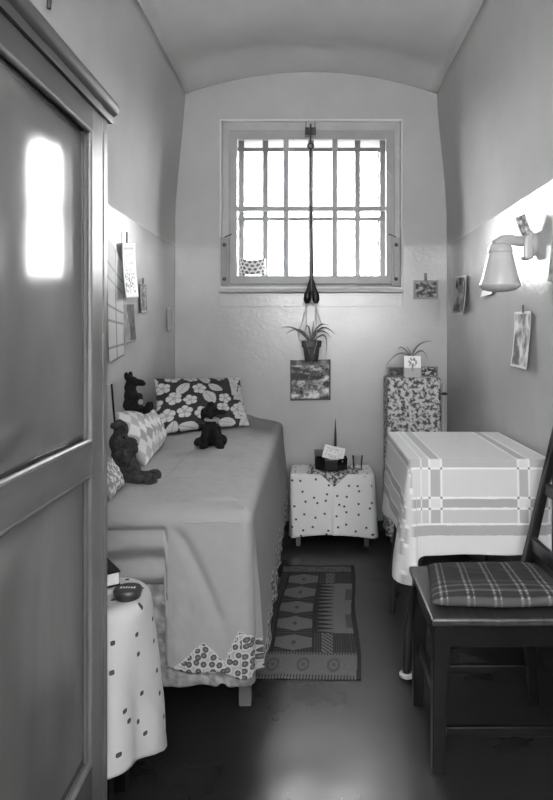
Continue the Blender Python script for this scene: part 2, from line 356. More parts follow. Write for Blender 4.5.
# window stays at both sides
def stay(px, side_):
    y = 3.895; lab = 'worn metal window stay on the sash edge nearer the ' + side_
    t = thing('window_stay', (X(px, y), y, Z(286, y)), lab, 'window stay')
    MB().box(X(px - 4.5, y), X(px + 4.5, y), y + .012, y + .024, Z(286, y), Z(237, y)).build('back_plate', M_enamel, t, bevel=.002)
    MB().box(X(px - 2, y), X(px + 2.2, y), y - .004, y + .012, Z(280, y), Z(244, y)).build('sliding_bar', M_enamel, t, bevel=.002)
    for py in (245, 279):
        MB().lathe([(0, 0), (.011, .002), (.012, .008), (.006, .013), (0, .014)], (X(px, y), y - .002, Z(py, y)), 16, Matrix.Rotation(PI / 2, 3, 'X')).build('screw_knob', M_metal, t, smooth=True)
    MB().tube([(X(px, y), y + .004, Z(237, y)), (X(px + (7 if px < 300 else -7), y), y + .006, Z(234, y))], .004).build('stay_arm', M_metal, t, smooth=True)
    return t
stay(224.5, 'bed'); stay(396, 'wall lamp')
bpy.context.view_layer.update()
# small latch strip upper right of frame
tag(MB().beam(P(387.5, 170, 3.9), P(391.5, 177, 3.9), .006, .006).build('frame_latch', M_wpaint), 'small diagonal white catch on the upper corner of the window frame', 'catch')
# window pull: bracket, rod, two paddles
yR = 3.845
t = thing('window_pull_rod', P(311, 300, yR), 'long dark metal rod hanging in front of the window, two paddle grips at its end', 'window rod')
MB().box(X(305, yR), X(316, yR), yR + .02, YS, Z(134, yR), Z(126, yR)).build('bracket', M_metal, t, bevel=.003)
for px in (306, 315): MB().beam(P(px, 133, yR), P(px, 121.5, yR), .008, .012, w2=.004, d2=.006).build('bracket_horn', M_metal, t)
MB().tube([P(310.5, 124, yR), P(310.5, 144, yR)], .006).build('hook_link', M_metal, t, smooth=True)
MB().add(*(lambda R, r: ([P(310.7, 146, yR) + Vector(((R + r * math.cos(b)) * math.cos(a), r * math.sin(b), (R + r * math.cos(b)) * math.sin(a))) for a in [2 * PI * i / 20 for i in range(20)] for b in [2 * PI * j / 8 for j in range(8)]],
    [(i * 8 + j, i * 8 + (j + 1) % 8, ((i + 1) % 20) * 8 + (j + 1) % 8, ((i + 1) % 20) * 8 + j) for i in range(20) for j in range(8)]))(.017, .006)).build('ring', M_metal, t, smooth=True)
MB().tube([P(310.8, 149, yR), P(311, 200, yR), P(311.4, 240, yR), P(311.6, 258, yR), P(311.6, 270, yR), P(311.6, 292, yR)], [.008, .0085, .010, .012, .013, .014]).build('rod', M_metal, t, smooth=True)
for s_ in (-1, 1):
    MB().tube([P(311.6 + s_ * 1.2, 280, yR - .004 * s_), P(311.6 + s_ * 2.6, 289, yR - .004 * s_), P(311.6 + s_ * 3.9, 295, yR - .004 * s_), P(311.6 + s_ * 4.4, 300, yR - .004 * s_), P(311.6 + s_ * 4.2, 303.5, yR - .004 * s_)], [.008, .015, .022, .023, .012], 16).build('paddle_grip', M_dark, t, smooth=True)
# patterned pot cover standing outside on the ledge
def pat_petal(u, v, n=7, seed=1, dark=.25, light=.85):
    q = noise.cell(Vector((u * n, v * n, seed)))
    return light if fbm(u * n, v * n, seed, 2) > .05 else dark
yb = 4.06
o = MB().grid(lambda u, v: (lambda a: P(253 + 13 * math.cos(a) * (1 - .05 * v), 274.5 - 14.5 * v + 1.2 * math.sin(a * 3), yb) + Vector((0, .04 * math.sin(a), 0)))(2 * PI * u), 96, 24, lambda u, v: .22 if (math.hypot((u * 14 + (.5 if int(v * 4) % 2 else 0)) % 1 - .5, (v * 4) % 1 - .5) < .36) else .72)
o = o.build('patterned_bowl', M_print, smooth=True, solid=.003); tag(o, 'small dark and light patterned bowl on the ledge behind the bottom window pane', 'bowl')

# ------------------------------------------------------------------ drapes
def rrect(x0, x1, y0, y1, r, step=.01):
    if not isinstance(r, (list, tuple)): r = [r] * 4    # order: near-right, far-right, far-left, near-left
    pts = []
    cs = [((x1 - r[0], y0 + r[0]), -PI / 2, r[0]), ((x1 - r[1], y1 - r[1]), 0, r[1]), ((x0 + r[2], y1 - r[2]), PI / 2, r[2]), ((x0 + r[3], y0 + r[3]), PI, r[3])]
    corners = []
    for (c, a0, rr) in cs:
        k = max(4, int(rr * PI / 2 / step))
        corners.append([(c[0] + rr * math.cos(a0 + PI / 2 * i / k), c[1] + rr * math.sin(a0 + PI / 2 * i / k), math.cos(a0 + PI / 2 * i / k), math.sin(a0 + PI / 2 * i / k)) for i in range(k + 1)])
    for i in range(4):
        pts += corners[i]; a = corners[i][-1]; b = corners[(i + 1) % 4][0]
        L = math.hypot(b[0] - a[0], b[1] - a[1]); n = max(1, int(L / step))
        for j in range(1, n): f = j / n; pts.append((a[0] + (b[0] - a[0]) * f, a[1] + (b[1] - a[1]) * f, a[2], a[3]))
    return pts
def drape(name, out, zt, er, hem, flare, fold, shade, material, parent=None, rings=24, topr=16, zoff=None, solid=.003, thick_origin=None, skip_top=False):
    n = len(out); xs_ = [p[0] for p in out]; ys_ = [p[1] for p in out]
    x0, x1, y0, y1 = min(xs_), max(xs_), min(ys_), max(ys_)
    hw = min(x1 - x0, y1 - y0) / 2
    arc = [0]
    for i in range(n): a, b = out[i], out[(i + 1) % n]; arc.append(arc[-1] + math.hypot(b[0] - a[0], b[1] - a[1]))
    rows = []
    def cen(x, y): return (min(max(x, x0 + hw), x1 - hw), min(max(y, y0 + hw), y1 - hw))
    if not skip_top:
        for k in range(topr):
            f = k / topr; row = []
            for i, (x, y, nx, ny) in enumerate(out):
                x_, y_ = x - nx * er, y - ny * er; c = cen(x_, y_)
                px, py = c[0] + (x_ - c[0]) * f, c[1] + (y_ - c[1]) * f
                row.append((px, py, zt + (zoff(px, py) if zoff else 0), px, py, i, 0))
            rows.append(row)
    for k in range(7):
        a = PI / 2 * k / 6; row = []
        for i, (x, y, nx, ny) in enumerate(out):
            zo = (zoff(x - nx * er, y - ny * er) if zoff else 0) * (1 - k / 6)
            row.append((x - nx * er + nx * er * math.sin(a), y - ny * er + ny * er * math.sin(a), zt - er + er * math.cos(a) + zo, x - nx * er * (1 - a / (PI / 2)), y - ny * er * (1 - a / (PI / 2)), i, er * a))
        rows.append(row)
    ht = len(rows) - 1
    for k in range(1, rings + 1):
        d = k / rings; row = []
        for i, (x, y, nx, ny) in enumerate(out):
            z = (zt - er) * (1 - d) + hem(x, y, arc[i]) * d; h = (zt - er) - z
            e = flare(x, y, arc[i]) * d + fold(x, y, arc[i], d)
            row.append((x + nx * e, y + ny * e, z, x + nx * h, y + ny * h, i, er * PI / 2 + h))
        rows.append(row)
    mb = MB(); vs = []; cs = []
    for row in rows:
        for p in row: vs.append((p[0], p[1], p[2])); cs.append(shade(p[3], p[4], p[2], arc[p[5]], p[6]))
    fs = []; uvs = []
    for r in range(len(rows) - 1):
        for i in range(n):
            j = (i + 1) % n; fs.append((r * n + i, r * n + j, (r + 1) * n + j, (r + 1) * n + i))
            if r < ht: uvs.append([(rows[q][w][3], rows[q][w][4]) for q, w in ((r, i), (r, j), (r + 1, j), (r + 1, i))])
            else: uvs.append([(arc[i], rows[r][i][6]), (arc[i + 1], rows[r][j][6]), (arc[i + 1], rows[r + 1][j][6]), (arc[i], rows[r + 1][i][6])])
    org = Vector(parent.location) if parent is not None else Vector(((x0 + x1) / 2, (y0 + y1) / 2, min(v[2] for v in vs)))
    me = bpy.data.meshes.new(name); me.from_pydata([Vector(v) - org for v in vs], [], fs)
    at = me.attributes.new('shade', 'FLOAT_COLOR', 'POINT'); buf = []
    for c in cs: l = lin(c); buf += [l, l, l, 1]
    at.data.foreach_set('color', buf)
    uvl = me.uv_layers.new(name='cloth'); k = 0
    for q in uvs:
        for p in q: uvl.data[k].uv = (p[0] + 5, p[1] + 5); k += 1
    me.polygons.foreach_set('use_smooth', [True] * len(me.polygons))
    me.materials.append(material); o = bpy.data.objects.new(name, me); COL.objects.link(o)
    if parent is not None: o.parent = parent
    else: o.location = org
    if solid: md = o.modifiers.new('thick', 'SOLIDIFY'); md.thickness = solid; md.offset = -1
    return o

# ------------------------------------------------------------------ bed
BZ = .715; bx0, bx1, by0, by1 = -.858, -.175, 1.83, 3.90
t = thing('bed', (-.53, 2.9, 0), 'single bed along the wall, mostly hidden, one grey wooden leg showing below the cover', 'bed')
MB().box(bx0 + .05, bx1 - .04, by0 + .06, by1 - .03, .30, .40).build('bed_frame', M_legwood, t, bevel=.005)
MB().box(bx0 + .05, bx1 - .045, by0 + .05, by1 - .09, .405, BZ - .012).build('mattress', M_paper, t, bevel=.05)
for (x, y) in ((-.222, 2.10), (-.80, 2.10), (-.222, 3.75), (-.80, 3.75)):
    MB().box(x - .021, x + .021, y - .02, y + .02, 0, .30).build('leg', M_legwood, t, bevel=.003)
def circ_flor(a, b, sc=30, seed=3):      # print of ringed discs
    x, y = a * sc, b * sc * 1.0; best = 9; ident = 0
    ix, iy = math.floor(x), math.floor(y)
    for i in (-1, 0, 1):
        for j in (-1, 0, 1):
            q = noise.cell_vector(Vector((ix + i + .5, iy + j + .5, seed)))
            cx, cy = ix + i + .5 + (q.x - .5) * .45, iy + j + .5 + (q.y - .5) * .45
            d = math.hypot(x - cx, y - cy)
            if d < best: best = d; ident = q.z
    if best < .14: return .32
    if best < .36: return .26 if ident > .35 else .36
    return .82
XS = -.43   # slit in the front drape
def bed_hem(x, y, s):
    if y < by0 + .03: 
        if x < XS: return .46
        return .262 - .02 * sm(-.35, -.2, x) + .008 * math.sin(x * 40)
    if x > bx1 - .06: return .245 + .03 * sm(1.9, 3.6, y)
    return .40
def bed_flare(x, y, s):
    if x < bx0 + .1 or y > by1 - .1 and x < -.35: return 0
    if y < by0 + .03: return -.02 if x < XS else .010
    return .035
def bed_fold(x, y, s, d):
    if x < bx0 + .03 or y > by1 - .03: return 0
    if y < by0 + .03:
        a = .010 * d * fbm(x * 9, d * 2.5, 3)
        # diagonal crease falling from the slit corner
        cx = XS + .02 + .20 * (d ** .8); a -= .012 * math.exp(-((x - cx) / .018) ** 2) * sm(0, .12, d) * (1 - sm(.55, .8, d))
        if x < XS:  # horizontal sags in the recessed panel
            a += .014 * math.sin(d * 15 + x * 5) * sm(0, .1, d)
        return a
    # vertical pleats gathered on the side
    return d ** .6 * (.006 * math.sin(y * 38 + 2 * fbm(y * 3, 0, 1)) + .007 * fbm(y * 7, d * 1.2, 5))
def bed_top(x, y):
    crown = .016 * (1 - abs((x + .53) / .36) ** 3)
    crease = .010 * math.exp(-((y - (1.905 + .02 * fbm(x * 6, 0, 2))) / .013) ** 2) * sm(-.46, -.36, x) * (1 - sm(-.25, -.2, x))
    return crown + .006 * fbm(x * 4, y * 4, 1) + .007 * fbm(x * 9, y * 5, 7) + crease - .030 * sm(3.55, 3.88, y) * sm(-.45, -.2, x)
def spread_shade(cx, cy, z, s, h):
    if z < BZ - .1 and s < SP_TOT:
        e = s if s < SP_TOT / 2 else s - SP_TOT
        if e < 0 and e > -.25:
            x = -.203 + e; hb = z - .255
            if hb < max(.088 - abs(x + .315) * .92, (.135 + (e - 0) * 2.2) if e > -.062 else 0): return 1.0
        elif 0 <= e < 2.1:
            hb = z - bed_hem(bx1, by0 + .1 + e, 0)
            if hb < max(.13 - e * .9, .02 + .10 * abs(2 * ((e / .26) % 1) - 1) if e > .08 else 0): return 1.0
    return .545
SPO = rrect(bx0, bx1, by0, by1, [.028, .14, .03, .03], .006)
SP_TOT = sum(math.hypot(SPO[i][0] - SPO[i - 1][0], SPO[i][1] - SPO[i - 1][1]) for i in range(len(SPO)))
o = drape('bedspread', SPO, BZ + .008, .035, bed_hem, bed_flare, bed_fold, spread_shade, M_spread, rings=70, topr=60, zoff=bed_top)
tag(o, 'plain grey bedspread with scalloped floral border, hanging over the bed', 'bedspread')
# welt seams on the cover
w1 = MB().tube([(x, by0 + .004 - .006 * sm(XS, XS + .1, x), BZ - .020 + .001 * math.sin(x * 60)) for x in [XS + (bx1 - .03 - XS) * i / 20 for i in range(21)]], .0035, 6).build('seam_welt', M_spread, None, smooth=True)
w1.parent = o; w1.matrix_parent_inverse = Matrix.Translation(-o.location)
for p in w1.data.attributes['shade'].data: p.color = g3(.56)
# valance under the cover
def val_hem(x, y, s):
    if y < by0 + .08: return .205 + .018 * math.exp(-((x + .262) / .012) ** 2) + .004 * math.sin(x * 33)
    return .22
o = drape('bed_valance', rrect(bx0 + .02, bx1 - .012, by0 + .022, by1 - .02, .02, .01), .52, .01, val_hem, lambda x, y, s: .012 if x < XS + .3 else .005, lambda x, y, s, d: .006 * math.sin(s * 60) * d,
    lambda cx, cy, z, s, h: .53 + .12 * max(-1, min(1, 2.2 * fbm(s * 40, z * 40, 2))), M_sheet, rings=40, skip_top=True)
tag(o, 'mottled lace-like valance showing under the bedspread hem', 'valance')

# ------------------------------------------------------------------ cushions
def cushion(name, c4, th, nrm, shade, material, label, n=90, p=2.6, pinch=.06, wr=.006, seed=1):
    bl, br, tr, tl = [Vector(c) for c in c4]; nrm = Vector(nrm).normalized()
    mb = MB()
    for sg in (1, -1):
        def fn(u, v):
            a, b = 2 * u - 1, 2 * v - 1
            k = 1 - pinch * (1 - b * b) * abs(a) ** 2; k2 = 1 - pinch * (1 - a * a) * abs(b) ** 2
            uu, vv = (a * k + 1) / 2, (b * k2 + 1) / 2
            q = bl.lerp(br, uu).lerp(tl.lerp(tr, uu), vv)
            hgt = (max(0, 1 - abs(a) ** p) * max(0, 1 - abs(b) ** p)) ** .55
            return q + nrm * sg * th / 2 * hgt * (1 + .18 * fbm(u * 3, v * 3, seed + sg)) + nrm * wr * fbm(u * 8, v * 8, seed) * hgt
        mb.grid(fn, n, n, shade)
    o = mb.build(name, material, smooth=True, merge=1e-4, angle=80); tag(o, label, 'cushion'); return o
# bold leaves and flowers
random.seed(11)
SH = []
for i in range(6):
    for j in range(5):
        x = (i + .5 * (j % 2) + random.uniform(-.2, .2)) / 5.4; y = (j + .25 + random.uniform(-.15, .15)) / 4.5
        SH.append((x, y, random.uniform(0, PI), random.random(), random.uniform(1.25, 1.6)))
def floral(u, v):
    x, y = u * 1.25, v
    for (a, b, r, k, sz) in SH:
        dx, dy = x - a * 1.25, y - b
        if abs(dx) > .22 or abs(dy) > .22: continue
        c, s = math.cos(r), math.sin(r); p, q = (dx * c + dy * s) / sz, (-dx * s + dy * c) / sz
        if k < .62:
            w_ = .050 * max(0, 1 - (p / .088) ** 2) ** .8
            if abs(p) < .088 and abs(q) < w_:
                return .55 if abs(q) < .003 and p > -.05 else .74
        else:
            rr = math.hypot(p, q); th = math.atan2(q, p)
            if rr < .074 * (.78 + .22 * abs(math.cos(2.5 * th))): return .78 if rr > .02 and abs(math.sin(2.5 * th)) < .93 else .62
    if x > 1.02 and y > .1 and fbm(x * 6, y * 6, 4) > -.12: return .76
    return .17
cushion('floral_cushion', [(-.775, 3.04, BZ + .035), (-.335, 3.39, BZ + .035), (-.435, 3.81, .985), (-.852, 3.36, 1.01)], .13, (.45, -.75, .5), floral, M_cloth,
        'dark cushion with big pale leaves and flowers at the far bed end', 150, seed=2)
def harl(u, v):
    a, b = u * 8, v * 3.6
    i, j = math.floor(a + b), math.floor(a - b)
    k = (i * 3 + j * 5) % 4
    base = (.84, .60, .80, .66)[k]
    return base + .03 * math.sin(u * 300)
cushion('harlequin_cushion', [(-.640, 2.39, BZ + .02), (-.672, 2.83, BZ + .03), (-.775, 2.98, .895), (-.83, 2.58, .925)], .14, (.8, -.25, .5), harl, M_cloth,
        'pale diamond-patterned cushion leaning on the wall under a sitting toy', 110, seed=5)
def lace(u, v): return .50 + .3 * (1 if fbm(u * 14, v * 14, 8) > .08 else 0) if v < .45 else .42 + .05 * fbm(u * 9, v * 9)
cushion('leafy_cushion', [(-.600, 1.86, BZ + .035), (-.615, 2.05, BZ + .035), (-.76, 2.06, .93), (-.76, 1.86, .95)], .08, (.9, -.1, .3), lace, M_cloth,
        'grey cushion with light leafy print partly behind the wardrobe edge', 70, seed=9)
# tall book/board behind
t = thing('leaning_board', (-.78, 2.36, BZ + .01), 'tall pale board with a dark edge standing on the bed beside the wardrobe', 'board')
MB().beam((-.760, 2.335, BZ + .03), (-.785, 2.335, 1.055), .155, .012, (1, 0, 0)).build('board', mat('pale_card', .58, .6, var=.05), t, bevel=.002)
MB().beam((-.756, 2.415, BZ + .03), (-.781, 2.415, 1.055), .005, .016, (1, 0, 0)).build('dark_edge', M_dark, t)

# ------------------------------------------------------------------ plush toys
def plush(name, loc, label, blobs, m, vox=.006, extra=None, fuzz=.004):
    t = thing(name, loc, label, 'soft toy'); mb = MB()
    for b in blobs:
        c = Vector(loc) + Vector(b[0]); R = Matrix.Rotation(b[3] if len(b) > 3 else 0, 3, 'Y') if len(b) < 5 else Matrix.Rotation(b[3], 3, b[4])
        mb.ell(c, b[1] if isinstance(b[1], (tuple, list)) else (b[1],) * 3, R, 10)
    o = mb.build('plush_body', m, t, smooth=True)
    md = o.modifiers.new('union', 'REMESH'); md.mode = 'VOXEL'; md.voxel_size = vox; md.use_smooth_shade = True
    md = o.modifiers.new('soft', 'SMOOTH'); md.factor = .6; md.iterations = 3
    tx = bpy.data.textures.new(name + '_fuzz', 'CLOUDS'); tx.noise_scale = .012; tx.noise_depth = 2
    md = o.modifiers.new('fuzz', 'DISPLACE'); md.texture = tx; md.strength = fuzz; md.texture_coords = 'LOCAL'
    return t
def eye(t, c, r=.005):
    MB().ell(Vector(t.location) + Vector(c), (r,) * 3, None, 8).build('eye', mat('glass_eye', .04, .1), t, smooth=True)
# bear sitting near the bed's near end, facing across the room
L = (-.63, 2.13, BZ + .012)
t = plush('teddy_bear', L, 'brown furry teddy bear sitting on the bed, back against the diamond cushion', [
    ((-.005, 0, .052), (.050, .042, .058)), ((-.02, 0, .10), (.038, .036, .045)),          # belly, chest
    ((-.030, .0, .150), (.034, .034, .040)), ((-.022, .0, .195), (.026, .028, .030)), ((-.03, .0, .215), (.018, .02, .016)),   # head
    ((.012, -.008, .150), (.024, .022, .020), .5), ((.020, -.008, .128), (.020, .018, .022)),                        # muzzle / paw raised
    ((-.040, -.030, .212), (.012, .008, .014)), ((-.036, .030, .212), (.012, .008, .014)),   # ears
    ((.005, -.034, .095), (.016, .015, .038), -.7), ((.005, .034, .095), (.016, .015, .038), -.7),   # arms
    ((.050, -.030, .026), (.042, .020, .022)), ((.088, -.032, .028), (.024, .020, .024)),   # legs
    ((.050, .030, .026), (.042, .020, .022)), ((.085, .034, .030), (.024, .020, .024))], M_fur2)
eye(t, (-.004, -.028, .172)); MB().ell(Vector(L) + Vector((.034, -.010, .146)), (.006, .008, .005), None, 8).build('nose', M_black, t, smooth=True)
# black toy with pointed muzzle on top of the diamond cushion
L = (-.772, 2.70, .905)
t = plush('pointed_muzzle_toy', L, 'black long-nosed toy animal sitting upright on top of the diamond cushion', [
    ((-.005, 0, .035), (.042, .034, .036)), ((-.012, 0, .075), (.030, .026, .045)), ((-.016, 0, .112), (.025, .023, .030)),
    ((-.008, 0, .142), (.026, .020, .020)), ((.020, 0, .134), (.028, .016, .016), .35), ((.040, 0, .127), (.014, .011, .010), .3),
    ((-.028, -.014, .163), (.012, .007, .020), -.4), ((-.018, .014, .166), (.012, .007, .018), -.1),
    ((.022, -.018, .060), (.014, .012, .030), -.6), ((.022, .020, .060), (.014, .012, .030), -.6),
    ((.038, -.026, .012), (.044, .014, .014), -.1), ((.070, -.026, .030), (.014, .013, .024), .1), ((.038, .026, .014), (.040, .014, .014)), ((.068, .026, .030), (.012, .012, .020))], M_fur, vox=.005)
eye(t, (.006, -.018, .146), .004)
MB().ell(Vector(L) + Vector((.038, -.028, .052)), (.012, .010, .012), None, 8).build('pale_paw', mat('pale_plush', .6, .9), t, smooth=True)
# black dog in front of floral cushion, facing the door
L = (-.447, 2.80, BZ + .018)
t = plush('toy_dog', L, 'black toy dog with floppy ears and pale collar in front of the floral cushion', [
    ((-.010, .03, .060), (.045, .045, .055)), ((-.004, .0, .095), (.030, .028, .040)),
    ((-.004, -.01, .170), (.034, .032, .030)), ((-.006, -.040, .158), (.017, .024, .016)), ((-.004, -.005, .200), (.018, .02, .014)),
    ((.044, -.005, .165), (.026, .010, .014), .55), ((-.040, -.005, .155), (.013, .011, .032), .25),
    ((-.026, -.030, .055), (.019, .019, .055), .18), ((.030, -.030, .055), (.020, .019, .055), -.25),
    ((-.030, -.045, .015), (.020, .028, .015)), ((.044, -.045, .016), (.020, .028, .015)),
    ((-.055, .02, .025), (.032, .030, .024)), ((.03, .04, .03), (.035, .03, .03))], M_fur, vox=.006)
eye(t, (-.018, -.040, .176)); eye(t, (.010, -.040, .176))
c = Vector(L) + Vector((0, -.008, .132))
MB().add([c + Vector(((.030 + .005 * math.cos(b)) * math.cos(a), (.030 + .005 * math.cos(b)) * math.sin(a), .006 * math.sin(b))) for a in [2 * PI * i / 24 for i in range(24)] for b in [2 * PI * j / 8 for j in range(8)]],
    [(i * 8 + j, i * 8 + (j + 1) % 8, ((i + 1) % 24) * 8 + (j + 1) % 8, ((i + 1) % 24) * 8 + j) for i in range(24) for j in range(8)])  .build('collar', mat('collar_felt', .6, .8), t, smooth=True)

# ------------------------------------------------------------------ wardrobe
WX = -.474; WE = 1.445; WS = .52; WT = 1.755
t = thing('wardrobe', (-.66, 1.0, 0), 'tall varnished wooden wardrobe with two-panel door and overhanging cornice', 'wardrobe')
MB().box(-.84, WX - .026, WS, WE, .06, WT).build('carcass', M_ward_s, t, bevel=.003)
MB().box(-.83, WX - .05, WS + .02, WE - .02, 0, .06).build('plinth', M_ward_d, t)
# corner post at far end
MB().box(WX - .030, WX + .0, WE - .028, WE + .002, .06, WT).build('corner_post', M_ward_s, t, bevel=.004)
# cornice: moulded profile swept along the front
prof = [(WX - .03, WT - .01), (WX + .006, WT - .01), (WX + .008, WT + .006), (WX + .016, WT + .010), (WX + .021, WT + .018), (WX + .022, WT + .030), (WX + .017, WT + .038), (WX - .03, WT + .040), (-.84, WT + .040), (-.84, WT - .01)]
k = len(prof); mb = MB().add([(x, WS - .02, z) for x, z in prof] + [(x, WE + .018, z) for x, z in prof], [(i, (i + 1) % k, k + (i + 1) % k, k + i) for i in range(k)] + [tuple(range(k))[::-1], tuple(range(k, 2 * k))])
mb.build('cornice', M_ward_d, t, smooth=True, angle=35)
# door: frame with panels
y0, y1 = WS, WE - .034; st = .066; z0, z1 = .075, WT - .012
dx0, dx1 = WX - .024, WX
door = MB().box(dx0, dx1, y1 - st, y1, z0, z1).build('wardrobe_door', M_ward_s, t, bevel=.002)
def dpart(mb, name, m, **k): o_ = mb.build(name, m, t, **k); o_.parent = door; o_.location = (0, 0, 0); return o_
dpart(MB().box(dx0, dx1, y0, y0 + st, z0, z1), 'stile', M_ward_s, bevel=.002)
dpart(MB().box(dx0, dx1, y0 + st, y1 - st, 1.692, z1), 'top_rail', M_ward_d, bevel=.002)
dpart(MB().box(dx0, dx1, y0 + st, y1 - st, .945, 1.018), 'middle_rail', M_ward_f, bevel=.002)
dpart(MB().box(dx0, dx1, y0 + st, y1 - st, z0, .318), 'bottom_rail', M_ward_f, bevel=.002)
BOW = .018
for (a, b) in ((1.018, 1.692), (.318, .945)):
    def pf(u, v): 
        y = y0 + st - .002 + (y1 - y0 - 2 * st + .004) * u
        return (WX - .021 + BOW * (.5 + .5 * math.cos(PI * min(1, abs(y - .99) / .26))) * min(1, 12 * v * (1 - v)), y, a - .002 + (b - a + .004) * v)
    dpart(MB().grid(pf, 60, 30), 'door_panel', M_ward, smooth=True, solid=.004, angle=80)
    for (q0, q1) in (((y1 - st, a), (y1 - st, b)), ((y0 + st, a), (y0 + st, b)), ((y0 + st, a), (y1 - st, a)), ((y0 + st, b), (y1 - st, b))):
        A = Vector((WX - .006, q0[0], q0[1])); B = Vector((WX - .006, q1[0], q1[1])); dpart(MB().tube([A, B], .0065, 12), 'panel_moulding', M_ward_s, smooth=True)
# wire above the wardrobe
o = MB().tube([(-.815, 2.0, 2.66), (-.835, 2.0, 2.42), (-.846, 2.0, 2.30)], .008, 8).build('wall_conduit', M_metal, smooth=True)
tag(o, 'short dark conduit on the wall just above the wardrobe', 'pipe')

# ------------------------------------------------------------------ stool with spotted cloth
SX0, SX1, SY0, SY1, SZ = -.855, -.435, 1.50, 1.79, .555
t = thing('bedside_stool', (-.645, 1.63, 0), 'low bedside stool wholly covered by a spotted white cloth at the foot of the bed', 'stool')
pr = rrect(SX0 + .02, SX1 - .015, SY0 + .015, SY1 - .015, [.12, .11, .03, .03], .02) if 'rrect' in globals() else None
nn_ = len(pr)
MB().add([(p[0], p[1], SZ - .03) for p in pr] + [(p[0], p[1], SZ - .006) for p in pr], [(i, (i + 1) % nn_, nn_ + (i + 1) % nn_, nn_ + i) for i in range(nn_)] + [tuple(range(nn_))[::-1], tuple(range(nn_, 2 * nn_))]).build('stool_top', M_dark, t)
for (x, y) in ((SX0 + .07, SY0 + .06), (SX1 - .09, SY0 + .08), (SX0 + .07, SY1 - .06), (SX1 - .09, SY1 - .08)):
    MB().box(x - .018, x + .018, y - .018, y + .018, 0, SZ - .03).build('leg', M_dark, t)
def st_hem(x, y, s):
    return .18 - .06 * sm(1.50, 1.78, y) + .01 * math.sin(s * 17)
o = drape('spotted_stool_cloth', rrect(SX0, SX1, SY0, SY1, [.13, .12, .03, .03], .008), SZ, .03, st_hem, lambda x, y, s: .028 if x > -.84 else 0,
    lambda x, y, s, d: (.016 * d ** .7 * math.sin(s * 30 + 1.2 * fbm(s * 4, 0, 2)) + .010 * d * fbm(s * 9, d * 2, 4)) if x > -.84 else 0, lambda *a: .85, M_dots, rings=40, topr=20,
    zoff=lambda x, y: .003 * fbm(x * 14, y * 14, 1) + .004 * math.exp(-((x + .60 + .4 * (y - 1.6)) / .012) ** 2))
tag(o, 'white cloth with dark square spots draped over the stool near the wardrobe', 'cloth')
t = thing('round_tin', P(128, 596, 1.71) * 1, 'round flat dark tin with lettered lid on the spotted stool cloth', 'tin')
c = Vector(((128 - CXP) * 1.62 / F, 1.62, SZ + .008)); t.location = c
MB().lathe([(0, 0), (.032, 0), (.034, .003), (.034, .012), (0, .012)], c, 36).build('tin_base', M_metal, t, smooth=True)
MB().lathe([(.036, .011), (.0365, .013), (.0365, .021), (.034, .024), (0, .0245)], c, 36).build('tin_lid', M_metal, t, smooth=True)
for i, dx in enumerate((-.018, -.011, -.004, .003, .010, .017)):
    pass
mbt = MB(); 
for i, (dx, hh) in enumerate(((-.018, .010), (-.011, .007), (-.004, .009), (.003, .007), (.010, .007), (.017, .010))):
    mbt.box(c.x + dx - .002, c.x + dx + .002, c.y - hh / 2, c.y + hh / 2, c.z + .0243, c.z + .0256)
mbt.build('lid_lettering', M_paper, t)
t = thing('small_book', (-.62, 1.70, SZ + .01), 'small closed book lying on the spotted stool cloth at the wardrobe edge', 'book')
bR = Matrix.Rotation(.6, 3, 'Z')
def rb(mb, c, R):
    for i, v in enumerate(mb.v): mb.v[i] = R @ v + Vector(c)
    return mb
rb(MB().box(-.055, .055, -.06, .06, .004, .036), (-.605, 1.715, SZ + .008), bR).build('pages', M_paper, t)
rb(MB().box(-.058, .058, -.063, .063, .036, .040), (-.605, 1.715, SZ + .008), bR).build('front_cover', M_dark, t)
rb(MB().box(-.058, .058, -.063, .063, .0, .004), (-.605, 1.715, SZ + .008), bR).build('back_cover', M_dark, t)
for o in list(COL.objects):
    if o.name in ('pages', 'front_cover', 'back_cover'): pass

# ------------------------------------------------------------------ spotted nightstand at the end wall
NX0, NX1, NY0, NY1, NZ = -.120, .372, 3.63, 3.90, .428
t = thing('low_chest', (.126, 3.76, 0), 'low box table under the small-spotted cloth against the end wall', 'table')
MB().box(NX0 + .02, NX1 - .02, NY0 + .02, NY1 - .02, .12, NZ - .006).build('box_body', M_dark, t, bevel=.004)
for (x, y) in ((NX0 + .045, NY0 + .035), (NX1 - .045, NY0 + .035), (NX0 + .045, NY1 - .035), (NX1 - .045, NY1 - .035)):
    MB().beam((x, y, .12), (x, y, 0), .035, .035, w2=.024, d2=.024).build('leg', M_legwood, t)
o = drape('spotted_table_cloth', rrect(NX0, NX1, NY0, NY1, .022, .008), NZ, .014,
    lambda x, y, s: .052 + .022 * (1 - ((x - .126) / .25) ** 2) if y < NY0 + .05 else .05 + .01 * math.sin(s * 20),
    lambda x, y, s: 0 if y > NY1 - .03 else (.012 if x > .126 else -.002), lambda x, y, s, d: (.005 * d * fbm(s * 7, d * 2, 3) + (.010 * d * math.sin(s * 60) if y > NY0 + .02 else 0)) if y < NY1 - .03 else 0, lambda *a: .85, M_dots2, rings=30, topr=12)
tag(o, 'white cloth with rows of tiny dark spots on the low end-wall table', 'cloth')
def runner_shade(u, v): return .80 if fbm(u * 16, v * 9, 5, 3) > .0 else .34
